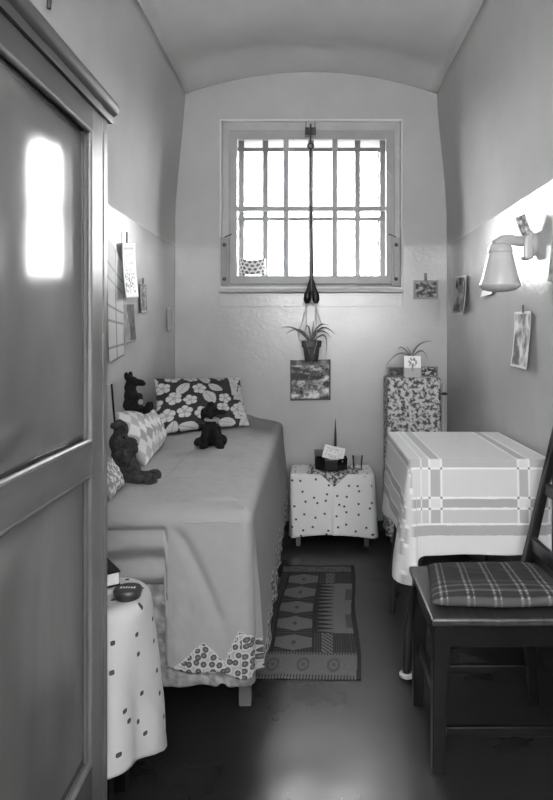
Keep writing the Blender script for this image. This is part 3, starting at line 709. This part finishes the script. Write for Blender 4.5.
def runner(u, v):
    x = NX0 + .10 + (.30) * u; a = 1 - v      # v 0 back .. 1 front
    y = NY1 - .02 - (NY1 - NY0 - .02) * min(1, v / .62); z = NZ + .004
    if v > .62:
        d = (v - .62) / .38; tip = max(0, 1 - abs(u - .52) * 3.6); z = NZ + .004 - .075 * d * tip; y = NY0 - .004 - .003 * d
        x = x + ( (NX0 + .10 + .30 * .52) - x) * (0 if tip > 0 else 0)
    return (x, y, z)
o = MB().grid(runner, 90, 60, runner_shade).build('floral_runner', M_cloth, smooth=True, solid=.0015, angle=60); tag(o, 'small floral runner with hanging point on the low spotted table', 'runner')
# dark octagonal tray
c = Vector((X(331, 3.74), 3.745, NZ + .006))
t = thing('octagonal_bowl', c, 'dark faceted bowl on the low spotted table holding papers', 'bowl')
mb = MB(); k = 8; vs = []
for (r, z) in ((.078, 0), (.104, .006), (.106, .072), (.100, .074), (.096, .020), (.0, .018)):
    for i in range(k): a = 2 * PI * (i + .5) / k; vs.append(c + Vector((r * math.cos(a), r * .8 * math.sin(a), z)))
fs = [(j * k + i, j * k + (i + 1) % k, (j + 1) * k + (i + 1) % k, (j + 1) * k + i) for j in range(5) for i in range(k)] + [tuple(range(k))[::-1]]
mb.add(vs, fs).build('bowl_body', mat('black_lacquer', .09, .25), t, bevel=.003)
def sheet(name, c, ux, uy, cf, label=None, cat=None, curl=0.0, n=24, parent=None, nrm=None, th=.0008, material=None, seed=0):
    ux, uy = Vector(ux), Vector(uy); nn = ux.cross(uy).normalized() if nrm is None else Vector(nrm).normalized()
    o = MB().grid(lambda u, v: Vector(c) + ux * (u - .5) + uy * (v - .5) + nn * (curl * ((v - .5) ** 2 * 2 + (u - .5) ** 2 + .4 * fbm(u * 2, v * 2, seed))), n, n, cf)
    o = o.build(name, material or M_print, parent, smooth=True, solid=th, angle=60)
    if label: tag(o, label, cat)
    return o
def script_text(u, v):  # illegible handwriting rows
    r = (v * 7) % 1
    return .45 if .25 < r < .55 and fbm(u * 40, math.floor(v * 7) * 3.3, 2, 2) > .02 and .12 < u < .88 and .2 < v < .85 else .9
sheet('letter', c + Vector((.015, -.03, .100)), (.125, 0, -.03), (0.02, .05, .07), script_text, 'white written letter lying on top of the dark faceted bowl', 'paper', .012)
sheet('envelope', c + Vector((-.035, .02, .094)), (.13, .0, .01), (0, .07, .03), lambda u, v: .42 + .1 * fbm(u * 8, v * 8), 'grey envelope in the dark faceted bowl behind the letter', 'envelope', .006)
sheet('folded_photo', c + Vector((.062, .045, .082)), (.06, .0, .0), (0, .02, .07), lambda u, v: .55 + .2 * fbm(u * 5, v * 5), 'small grey folded photograph standing in the bowl by the candle', 'photograph', .004)
t = thing('taper_candle', P(335.5, 460, 3.84), 'thin dark taper candle standing behind the dark bowl', 'candle')
t.location = (X(335.5, 3.87), 3.87, NZ + .004)
MB().lathe([(0, 0), (.025, 0), (.026, .006), (.012, .012), (.012, .03), (.014, .034), (0, .034)], t.location, 20).build('holder', M_metal, t, smooth=True)
MB().lathe([(0, .03), (.0095, .03), (.009, .10), (.006, .20), (.002, .285), (0, .287)], t.location, 14).build('candle_wax', mat('dark_wax', .22, .4), t, smooth=True)
t = thing('drinking_glass', (X(357.5, 3.74), 3.74, NZ + .004), 'small clear drinking glass with something white inside, beside the dark bowl', 'glass')
MB().lathe([(0, 0), (.026, 0), (.031, .085), (.029, .085), (.0245, .006), (0, .006)], t.location, 28).build('tumbler', M_glass, t, smooth=True)
MB().ell(Vector(t.location) + Vector((0, 0, .019)), (.02, .02, .012), None, 8).build('white_contents', M_paper, t, smooth=True)

# ------------------------------------------------------------------ rug
rc = [Vector((-.21, 2.25, 0)), Vector((.180, 2.235, 0)), Vector((.228, 3.33, 0)), Vector((-.15, 3.34, 0))]
def rugc(u, v):
    D, MID, LT = .21, .29, .42
    n_ = .02 * fbm(u * 30, v * 60, 3)
    if u > .955 + .006 * math.sin(v * 12): return D + n_
    if v < .165 or v > .90:
        e0, e1 = (0, .165) if v < .5 else (.90, 1.0)
        t_ = (v - e0) / (e1 - e0)
        if t_ < .12 and v < .5: return D if (u * 34) % 1 > .5 else LT + n_
        if t_ > .90 and v < .5: return D if (u * 34) % 1 > .5 else LT
        if v > .5: return (.40 if fbm(u * 20, v * 60, 6) > -.1 else .34) if .15 < t_ < .85 else D
        q = (u * 3.4) % 1; d = math.hypot((q - .5) * 1.5, (t_ - .5) * 1.2)
        return .35 if .20 < d < .33 or d < .1 else LT + n_
    if u < .10: return D if (u * 30) % 1 > .45 else .30
    w_ = (v - .165) / .735
    if u < .52:
        uu = (u - .10) / .42; q = (w_ * 5) % 1; edge = .16 + .34 * abs(2 * abs(uu - .5)) ** 1.3
        if uu < .03 or uu > .96: return D
        d = abs(q - .5)
        if d < .5 - .36 * abs(2 * uu - 1) ** .8 * .55 - .08:
            return .30 if abs(uu - .5) * 3 + d * 1.6 < .20 else LT + n_
        return D if (w_ * 42) % 1 > .45 else MID
    if w_ < .20 or w_ > .84:
        if .60 < u < .72 and (u * 18 + w_ * 30) % 1 > .5: return .46
        return D if (u * 40) % 1 > .5 else MID
    uu = (u - .52) / .435; tooth = abs(((w_ - .2) / .64 * 13) % 1 - .5) * 2
    if uu < .08: return D
    if uu < .50: return D if tooth > (uu - .05) / .5 else LT
    if uu > .82 and (.26 < w_ < .42 or .6 < w_ < .76): return .34
    return LT + .02 + n_
o = MB().grid(lambda u, v: rc[0].lerp(rc[1], u).lerp(rc[3].lerp(rc[2], u), v) + Vector((.006 * math.sin(v * 9), 0, .006 + .003 * fbm(u * 3, v * 6, 2) + .004 * sm(.93, 1, u) * math.sin(v * 11) ** 2)), 170, 320, rugc)
o = o.build('woven_rug', mat('rug_wool', .3, .95, attr=True, bump=.35, bscale=350, spec=.1), smooth=True, angle=80)
md = o.modifiers.new('thick', 'SOLIDIFY'); md.thickness = .005; md.offset = -1 ; tag(o, 'long grey rug with diamond and comb patterns on the dark floor beside the bed', 'rug')

# ------------------------------------------------------------------ table with checked cloth
TX0, TX1, TY0, TY1, TZ = .352, .860, 2.215, 2.845, .80
t = thing('dining_table', (.61, 2.53, 0), 'small table with thin bent legs against the wall, under the banded tablecloth', 'table')
MB().box(TX0 + .008, TX1 - .006, TY0 + .008, TY1 - .008, TZ - .035, TZ - .006).build('table_top', M_dark, t, bevel=.003)
MB().box(TX0 + .05, TX1 - .05, TY0 + .05, TY1 - .05, TZ - .10, TZ - .036).build('apron', M_dark, t)
for (x, y, dx) in ((TX0 + .045, TY0 + .04, -.05), (TX0 + .045, TY1 - .05, -.03), (TX1 - .06, TY0 + .05, 0), (TX1 - .06, TY1 - .05, 0)):
    MB().tube([(x, y, TZ - .05), (x - .0, y, .5), (x + dx * .35, y, .33), (x + dx * .9, y, .17), (x + dx, y, .0)], [.016, .016, .0165, .016, .015], 12).build('leg', mat('dark_tube', .20, .35, var=.1), t, smooth=True)
MB().lathe([(.018, 0), (.026, .003), (.026, .012), (.020, .017)], (TX0 - .005, TY0 + .04, .004), 16).build('foot_wrap', mat('white_wrap', .75, .7), t, smooth=True)
def band(q):    # distance q in m from hem inward -> (grey level, is line)
    if q < .080: return .86
    if q < .086: return .93
    if q < .122: return .64 if q > .09 else .60
    if q < .130: return .90
    if q < .172: return .76
    if q < .180: return .93
    if q < .210: return .66
    if q < .218: return .93
    if q < .312: return .83
    if q < .320: return .93
    if q < .350: return .76
    return None
FH = .345
def cloth_shade(cx, cy, z, s, h):
    qx = cx - (TX0 - FH); qy = cy - (TY0 - FH)      # distance from cloth's left and near hems
    def one(q):
        if q < .086: return 0, .86
        if q < .122: return 1, .66
        if q < .130: return 2, .93
        if q < .176: return 0, .77
        if q < .184: return 2, .93
        if q < .214: return 1, .66
        if q < .222: return 2, .93
        if q < .318: return 0, .82
        if q < .325: return 2, .93
        if q < .352: return 1, .70
        return 0, .80
    ky, vy = one(qy)
    # vertical bands
    def vb(x):
        for c_ in (.443, .757):
            if abs(x - c_) < .0165: return 1
            if abs(x - c_) < .024: return 2
        if abs(x - .392) < .003 or abs(x - .85) < .003: return 2
        return 0
    kv = vb(cx)
    n_ = .015 * math.sin(cx * 900) 
    if cx < TX0 - .004:
        kx, vx = one(qx)
        return vx
    if cy > TY0 + .02:   # on top
        if kv: return .66 if kv == 1 else .88
        return .78
    if kv and qy > .130:
        if kv == 2 and ky == 2: return .45
        if kv == 2: return .92
        if ky == 2: return .92
        if ky == 1: return .86
        return .68 
    return vy + n_
def tc_hem(x, y, s):
    h = TZ - FH
    if x < TX0 + .02:
        h -= .085 * math.exp(-((y - TY0) / .06) ** 2) + .03 * math.sin((y - TY0) * 9 + 2.6) - .02
        if y < TY0 + .03: h += 0
    elif y < TY0 + .02: h += .013 - .05 * math.exp(-((x - TX0) / .022) ** 2) + .002 * math.sin(x * 25)
    return h
o = drape('tablecloth', rrect(TX0, TX1, TY0, TY1, [.004, .004, .01, .012], .0035), TZ, .006, tc_hem,
    lambda x, y, s: (.055 * (1 - .55 * sm(TY0, TY0 + .16, y)) if x < TX0 + .02 and y < TY1 - .02 else (.018 + .02 * math.exp(-((x - TX0) / .05) ** 2) if y < TY0 + .02 and x < TX1 - .02 else (0 if x > TX1 - .1 else .01))) if x < TX1 - .01 else 0,
    lambda x, y, s, d: (.004 * d * math.sin(y * 20 + 1) * (1 if x < TX0 + .02 else 0) + .004 * d * fbm(x * 9, d * 2, 3)) if x < TX1 - .02 else 0,
    lambda *a: .06 + .86 * cloth_shade(*a), M_cloth, rings=220, topr=50, solid=.002)
tag(o, 'pale tablecloth with woven grey bands hanging over the table', 'tablecloth')

# ------------------------------------------------------------------ chair
CX0, CX1, CY0, CY1, CZ = .337, .765, 1.735, 2.135, .452
t = thing('wooden_chair', (.55, 1.93, 0), 'dark wooden chair with plain legs and worn seat edge in front of the table', 'chair')
MB().box(CX0, CX1, CY0, CY1, CZ - .022, CZ).build('seat', M_worn, t, bevel=.006)
MB().box(CX0 + .02, CX1 - .03, CY0 + .018, CY0 + .038, CZ - .085, CZ - .022).build('apron', M_dark, t)
MB().box(CX0 + .02, CX1 - .03, CY1 - .038, CY1 - .018, CZ - .085, CZ - .022).build('apron', M_dark, t)
MB().box(CX0 + .018, CX0 + .036, CY0 + .04, CY1 - .04, CZ - .085, CZ - .022).build('apron', M_dark, t)
MB().box(CX0 + .045, CX1 - .07, CY0 + .045, CY1 - .045, CZ - .105, CZ - .07).build('seat_webbing', mat('shaggy_webbing', .16, 1, var=.5, scale=60, bump=1, bscale=120), t, bevel=.01)
for y, s_ in ((CY0 + .036, 1), (CY1 - .036, -1)):
    MB().beam((CX0 + .034, y, CZ - .022), (CX0 + .024, y, 0), .050, .050, w2=.034, d2=.034).build('leg', M_dark, t, bevel=.003)
    xb = CX1 - .045
    MB().beam((xb, y, CZ - .0), (xb + .035, y, 0), .036, .042, w2=.03, d2=.034).build('leg', M_dark, t, bevel=.003)
    MB().beam((xb + .002, y, CZ - .01), (xb + .124, y, .97), .030, .034, w2=.026, d2=.028).build('back_post', M_dark, t, bevel=.004)
    MB().beam((CX0 + .03, y, .118), (xb + .02, y, .118), .018, .028).build('stretcher', M_dark, t, bevel=.003)
for zz, hh in ((.545, .045), (.73, .04), (.90, .08)):
    xx = CX1 - .045 + .122 * (zz - .45) / .52 + .006
    MB().beam((xx, CY0 + .03, zz), (xx, CY1 - .03, zz), .018, hh).build('back_rail', M_dark, t, bevel=.003)
MB().beam((CX0 + .028, CY0 + .05, .20), (CX0 + .028, CY1 - .05, .20), .018, .026).build('stretcher', M_dark, t, bevel=.003)
def plaid(u, v):
    a = (u * 5.2) % 1; r = .16
    if .30 < a < .38 or .52 < a < .60: r = .46 if (v * 22) % 1 > .4 else .28
    if v < .34 and (v * 9) % 1 < .3: r += .14
    return r
cz = CZ + .004
mbq = MB()
def cush(u, v, sg):
    a, b = 2 * u - 1, 2 * v - 1
    x = .365 + .385 * u + .02 * b * (1 - u); y = 1.765 + .288 * v - .02 * a * 0
    hgt = (max(0, 1 - abs(a) ** 6) * max(0, 1 - abs(b) ** 5)) ** .5
    return Vector((x, y, cz + .027 + sg * .026 * hgt + .004 * fbm(u * 4, v * 4, 2) * (hgt if sg > 0 else 0) + (0.004 * (1 - hgt) * math.sin(u * 9))))
for sg in (1, -1):
    mbq.grid(lambda u, v: cush(u, v, sg), 110, 80, plaid)
o = mbq.build('plaid_seat_pad', M_cloth, smooth=True, merge=1e-4, angle=80); tag(o, 'dark plaid padded cushion lying on the wooden chair seat', 'seat cushion')
# ------------------------------------------------------------------ floral curtain cabinet in the corner
FX0, FX1, FY0, FY1, FZ = .462, .772, 3.70, 3.925, .985
t = thing('corner_cabinet', (.60, 3.81, 0), 'narrow cabinet hidden under busy floral fabric in the far corner', 'cabinet')
MB().box(FX0 + .012, FX1 - .012, FY0 + .012, FY1 - .005, .06, FZ - .006).build('cabinet_body', M_legwood, t)
for (x, y) in ((FX0 + .03, FY0 + .03), (FX1 - .03, FY0 + .03), (FX0 + .03, FY1 - .03), (FX1 - .03, FY1 - .03)):
    MB().box(x - .015, x + .015, y - .015, y + .015, 0, .06).build('foot', M_legwood, t)
def busy(cx, cy, z, s, h):
    a, b = (s * 1.0, h)
    v_ = fbm(a * 46, b * 46, 1, 3) + .5 * fbm(a * 90, b * 90, 5, 2)
    p = fbm(a * 9 + 4, b * 9, 9, 2)
    return .30 if v_ < -.26 - .1 * p else (.78 if v_ > .04 else (.62 if v_ > -.08 else .44))
o = drape('floral_cabinet_cover', rrect(FX0, FX1, FY0, FY1, .012, .005), FZ, .012, lambda x, y, s: .045, lambda x, y, s: .006 if y < FY1 - .03 else 0,
    lambda x, y, s, d: .004 * d * math.sin(s * 45) if y < FY1 - .03 else 0, busy, M_cloth, rings=190, topr=30)
tag(o, 'busy floral fabric cover on the corner cabinet', 'cover')
o = MB().tube([(.807, 3.80, 0), (.807, 3.80, .94)], .009, 12).build('thin_pipe', M_wpaint, smooth=True)
t = thing('corner_pipe', (.807, 3.80, 0), 'thin pale pipe with a dark knob beside the floral corner cabinet', 'pipe'); o.parent = t; o.location = (0, 0, 0)
me_shift = Matrix.Translation((0, 0, 0))
MB().ell(Vector((.815, 3.79, .885)), (.022, .012, .010), None, 10).build('valve_knob', M_metal, t, smooth=True)
# things on the cabinet
def photo(seed, lo=.15, hi=.6):
    return lambda u, v: (.85 if u < .05 or u > .95 or v < .05 or v > .95 else lo + (hi - lo) * max(0, min(1, .5 + 1.3 * fbm(u * 3, v * 3, seed, 5))))
def framed(name, px0, px1, py0, py1, Y, lab, seed, lo, hi, cat='picture'):
    t = thing(name, (X((px0 + px1) / 2, Y), Y, FZ + .004), lab, cat)
    x0, x1, z0, z1 = X(px0, Y), X(px1, Y), FZ + .004, Z(py0, Y)
    fr = frame_mb(x0, x1, z0, z1, .006, Y - .006, Y + .006).build('picture_frame', mat('grey_frame', .42, .4), t)
    MB().grid(lambda u, v: (x0 + .005 + (x1 - x0 - .01) * u, Y, z0 + .005 + (z1 - z0 - .01) * v), 30, 20, lambda u, v: lo + (hi - lo) * (1 if (math.hypot(u - .4, (v - .35) * .8) < .14 or fbm(u * 5, v * 5, seed) > .25) else .1)).build('print', M_print, t, solid=.002)
    return t
framed('small_picture', 388.5, 404, 367, 378, 3.80, 'small dark framed picture standing on the floral cabinet, at its left end', 3, .10, .38)
framed('small_picture', 421, 437.5, 366.5, 378, 3.80, 'small dark picture with pale figures standing on the floral cabinet, at its right end', 12, .14, .75)
def flower_card(u, v):
    if v > .5 and fbm(u * 9, v * 9, 3) > .0 and math.hypot(u - .5, (v - .68) * 1.0) < .26: return .45
    if .45 < u < .56 and .3 < v < .6: return .55
    return .93 if v > .46 else .66
sheet('flower_card', (X(412.5, 3.75), 3.748, FZ + .065), (.102, 0, 0), (0, .02, .135), flower_card, 'white card with a drawn flower leaning on the plant pot on the floral cabinet', 'card', .002, 44)
t = thing('potted_spider_plant', (X(412, 3.81), 3.82, FZ + .004), 'potted plant with long arching leaves on the floral corner cabinet', 'plant')
c = Vector(t.location)
MB().lathe([(0, 0), (.030, 0), (.042, .095), (.046, .096), (.046, .118), (.041, .118), (.039, .10), (0, .10)], c, 28).build('pot', M_pot, t, smooth=True)
def leafmb(pts, w, n=14):
    pts = [Vector(p) for p in pts]; out = []
    for i in range(n + 1):      # catmull-like sampling of a quadratic through 3 points
        f = i / n; a, b, c_ = pts; ctrl = b * 2 - (a + c_) / 2
        out.append(a * (1 - f) ** 2 + ctrl * 2 * f * (1 - f) + c_ * f * f)
    vs = []; mb = MB()
    for i, p in enumerate(out):
        tg = (out[min(i + 1, n)] - out[max(i - 1, 0)]).normalized(); sd = tg.cross(Vector((0, 1, 0)))
        sd = (sd + Vector((0, .8, 0))).normalized(); ww = w * (1 - (i / n) ** 2.2) * min(1, .55 + i / 4) + .0006
        vs += [p - sd * ww / 2, p + Vector((0, 0, -.25 * ww)), p + sd * ww / 2]
    mb.add(vs, [(3 * i + k, 3 * i + k + 1, 3 * i + k + 4, 3 * i + k + 3) for i in range(n) for k in (0, 1)])
    return mb
base = c + Vector((0, 0, .112)); Yp = 3.82
for mid, tip, w_ in (((399, 353.5), (385, 367), .011), ((403, 348), (398, 350), .010), ((419, 345), (432.5, 341.5), .011), ((422, 351), (428, 362), .008), ((409, 350), (406, 347), .007)):
    leafmb([base, P(mid[0], mid[1], Yp - .02), P(tip[0], tip[1], Yp - .05)], w_).build('leaf', M_leaf, t, smooth=True, solid=.001)

# ------------------------------------------------------------------ hanging plant
Yh = 3.855
t = thing('hanging_plant', P(311.5, 361, Yh), 'small plant in a dark tapered pot hung on strings below the window', 'plant')
c = Vector(t.location)
MB().lathe([(0, 0), (.036, 0), (.040, .004), (.050, .085), (.060, .088), (.063, .126), (.057, .128), (.053, .108), (0, .106)], c, 32).build('pot', M_pot, t, smooth=True)
MB().lathe([(0, .104), (.053, .104), (.052, .110), (0, .112)], c, 24).build('soil', M_black, t, smooth=True)
b = c + Vector((0, 0, .11))
for mid, tip, w_ in (((296, 329), (281, 328), .016), ((300, 330), (286, 334), .012), ((318, 327), (327.5, 325), .016), ((322, 328), (335, 335), .015), ((320, 331), (332, 338), .011), ((308, 326), (304, 336), .012), ((313, 328), (313, 321), .010), ((325, 336), (325, 360), .011), ((304, 333), (299, 330), .012), ((317, 331), (324, 330), .012)):
    leafmb([b, P(mid[0], mid[1], Yh - .03 * random.random()), P(tip[0], tip[1], Yh - .05 - .03 * random.random())], w_).build('leaf', M_leaf, t, smooth=True, solid=.001)
hook = P(311, 306, 3.945)
for (px, pz, yy) in ((297.5, 337, Yh + .02), (325, 335, Yh + .02), (306, 342, Yh - .058), (317, 342, Yh - .058)):
    top = P(306.5 if px < 311 else 315.5, 306, 3.90)
    MB().tube([top, P(px, pz, yy), c + Vector(((px - 311) * .0025, (-.045 if yy < Yh else .04), .05)), c + Vector((0, 0, -.004))], .0022, 6).build('string', M_cord, t, smooth=True)
MB().tube([P(306.5, 306, 3.90), P(311, 303, 3.90), P(315.5, 306, 3.90)], .0025, 6).build('string', M_cord, t, smooth=True)
MB().tube([P(311, 303, BACK + .01), P(311, 303, 3.895)], .003, 8).build('wall_nail', M_metal, t)

# ------------------------------------------------------------------ prints on the walls
def land(u, v):
    if u < .02 or u > .97: return .20
    r = .42 + .6 * fbm(u * 3 + 3 + .8 * fbm(u * 4, v * 4, 1), v * 6, 4, 6) + .25 * fbm(u * 16, v * 22, 7, 3) + (.22 * math.exp(-((v - .12) / .06) ** 2)) + .12 * math.sin(v * 16 + 3 * fbm(u * 3, v, 2))
    if v > .86: r = .36 + .2 * fbm(u * 8, v * 4, 1)
    if v < .05: r = .25
    return max(.12, min(.85, r))
sheet('landscape_print', (X(310.5, 3.943), 3.941, Z(380, 3.943)), (X(330.5) - X(290.5), 0, .004), (0, 0, Z(360) - Z(400.5)), land, 'square wrinkled landscape print pinned below the hanging plant', 'print', .006, 70, nrm=(0, -1, 0), seed=4)
def clipdark(seed, lo, hi):
    f_ = photo(seed, lo, hi)
    return f_
t = thing('photo_postcard', (X(425.5), 3.945, Z(299)), 'dark framed photo postcard with clip on the end wall above the floral cabinet', 'picture')
sheet('print', (X(425.5), 3.943, Z(289.7)), (X(438) - X(413.5), 0, 0), (0, 0, Z(280.5) - Z(299)), lambda u, v: .56 if u < .10 or u > .93 or v < .12 or v > .90 else (.18 + .5 * max(0, min(1, .4 + 1.6 * fbm(u * 5, v * 5, 3, 5)))), curl=.002, n=50, parent=t, nrm=(0, -1, 0))
MB().box(X(424), X(426.5), 3.934, 3.942, Z(281), Z(273.5)).build('clip', M_metal, t)
# side-wall helper: true wall x at given depth/height
def wallpt(px, py, sgn):
    y = 2.5
    for _ in range(12):
        z = EYE + (CYP - py) * y / F; y = wx(y, z) * F / abs(px - CXP)
    return Vector((sgn * wx(y, EYE + (CYP - py) * y / F), y, EYE + (CYP - py) * y / F))
def wallprint(name, sgn, a, b, pa, pb, cf, lab, cat='picture', curl=.004, n=50, pin=None, lift=.004, seed=1, tilt=0, pinname='pin'):
    # a,b: px x of near and far edge; pa, pb: (top, bottom) px y at the first/second edge
    A1, A0, B1, B0 = wallpt(a, pa[0], sgn), wallpt(a, pa[1], sgn), wallpt(b, pb[0], sgn), wallpt(b, pb[1], sgn)
    nn = Vector((-sgn, 0, 0)); t = thing(name, (A0 + B0) / 2, lab, cat)
    MB().grid(lambda u, v: A0.lerp(B0, u).lerp(A1.lerp(B1, u), v) + nn * (lift + curl * ((2 * u - 1) ** 2 * .5 + (1 - v) ** 2 * 1.5) + tilt * (1 - v)), n, n, cf).build('print', M_print, t, smooth=True, solid=.0012, angle=70)
    if pin:
        q = wallpt(pin[0], pin[1], sgn) + nn * (lift + .004); q2 = wallpt(pin[0], pin[2], sgn) + nn * (lift + .004)
        MB().tube([q, q2], .004, 8).build(pinname, M_metal, t, smooth=True)
    return t
def sketch(u, v):
    if .1 < u < .9 and .08 < v < .82:
        q = fbm(u * 4, v * 8, 6, 3)
        if abs(q) < .045 or (abs(q) < .12 and v < .45): return .25
    if v > .87 and v < .92 and .12 < u < .9: return .6
    return .92
def calendar(u, v):
    if (v * 9) % 1 < .07 or abs(u - .55) < .03: return .40
    return .72
wallprint('calendar_sheet', -1, 105.5, 121, (232, 364), (262, 355), calendar, 'long sheet ruled with a grid on the wall beside the wardrobe', 'sheet', .006, 60)
wallprint('ink_sketch', -1, 118.5, 131.5, (243, 298), (243, 297), sketch, 'white sheet with black ink sketch hanging from a pin on the wall', 'drawing', .012, 60, pin=(123.5, 232, 243), lift=.012)
wallprint('dark_print', -1, 121, 132.5, (304, 343), (304, 341), lambda u, v: .66 if u < .06 or v < .05 else (.22 if u > .5 + .1 * math.sin(v * 5) else .45) + .12 * fbm(u * 5, v * 5, 2), 'half-dark print on the wall just below the ink sketch', 'print', .008, 40)
wallprint('narrow_framed_print', -1, 138.5, 145, (284, 313), (285, 313), lambda u, v: .2 if u < .12 or u > .9 or v > .95 else (.78 if v < .08 else .40 + .3 * fbm(u * 3, v * 7, 5)), 'small narrow dark-edged print with pin further along the wall', 'print', .004, 30, pin=(141.5, 278, 284))
wallprint('blank_card', -1, 166, 170.5, (307, 332), (308, 331), lambda u, v: .74 if .1 < u < .9 else .55, 'narrow blank pale card on the wall near the end corner', 'card', .002, 16)
wallprint('seascape_print', 1, 469, 457.5, (275, 315), (276, 313), photo(21, .12, .75), 'small dark curled photograph on the wall above the floral cabinet side', 'photograph', .014, 50, lift=.008)
wallprint('tiny_card', 1, 495, 484, (288, 294), (289, 297), lambda u, v: .85 if v < .8 else .4, 'tiny pale card low behind the lamp shade', 'card', .006, 16, lift=.006)
wallprint('tall_postcard', 1, 533.5, 517.5, (311, 370), (312, 366), photo(33, .30, .85), 'tall white-bordered postcard hanging from a peg below the wall lamp', 'postcard', .012, 60, pin=(525.5, 305, 313), lift=.006, pinname='peg')
# bulging print at right edge
def edgep(u, v): return .62 + .25 * fbm(u * 6, v * 9, 14, 4)
wallprint('curled_picture', 1, 590, 563, (188, 292), (208, 281), edgep, 'curled picture standing well off the wall at the edge by the lamp', 'picture', .012, 40, lift=.03)

# ------------------------------------------------------------------ wall lamp
yl = 2.44; zl = Z(246, yl)
wxl = wx(yl, 1.6)
t = thing('wall_lamp', (wxl, yl, zl), 'white wall lamp with cone-shaped opal shade on a porcelain arm', 'lamp')
sc = Vector(((500 - CXP) * yl / F, yl, Z(252, yl)))
MB().lathe([(.0, .0), (.044, 0), (.044, .012), (.036, .020), (.030, .034), (0, .036)], (wxl + .004, yl, zl + .006), 28, Matrix.Rotation(-PI / 2, 3, 'Y')).build('wall_base', M_porc, t, smooth=True)
MB().box(wxl - .052, wxl - .012, yl - .032, yl + .032, zl - .055, zl + .060).build('wall_bracket', M_porc, t, bevel=.012)
MB().tube([(wxl - .03, yl, zl + .018), (wxl - .07, yl, zl + .020), (sc.x + .045, yl, sc.z + .048), (sc.x + .015, yl, sc.z + .040), (sc.x - .012, yl, sc.z + .020)], [.024, .020, .021, .028, .030], 18).build('arm', M_porc, t, smooth=True)
MB().lathe([(0, .034), (.030, .032), (.046, .018), (.049, .0), (.047, -.004), (0, -.004)], sc, 32).build('shade_holder', M_porc, t, smooth=True)
MB().lathe([(.044, -.002), (.047, -.006), (.058, -.050), (.073, -.112), (.080, -.128), (.079, -.134), (.068, -.146), (.048, -.153), (.02, -.157), (0, -.158)], sc, 40).build('lamp_shade', M_opal, t, smooth=True)
# card tucked behind the bracket
sheet('tucked_card', P(523, 225.5, 2.40), P(531, 228, 2.43) - P(521, 233, 2.36), P(519, 211, 2.42) - P(526, 230, 2.40), lambda u, v: .9 if u < .08 or u > .92 or v < .05 or v > .95 else .62 + .5 * max(-.5, fbm(u * 4, v * 5, 8, 4)), 'small picture card tucked behind the arm of the wall lamp', 'card', .004, 40)
# ---- fix parts' frames: children of sub-parents already share root coordinates
bpy.context.view_layer.update()
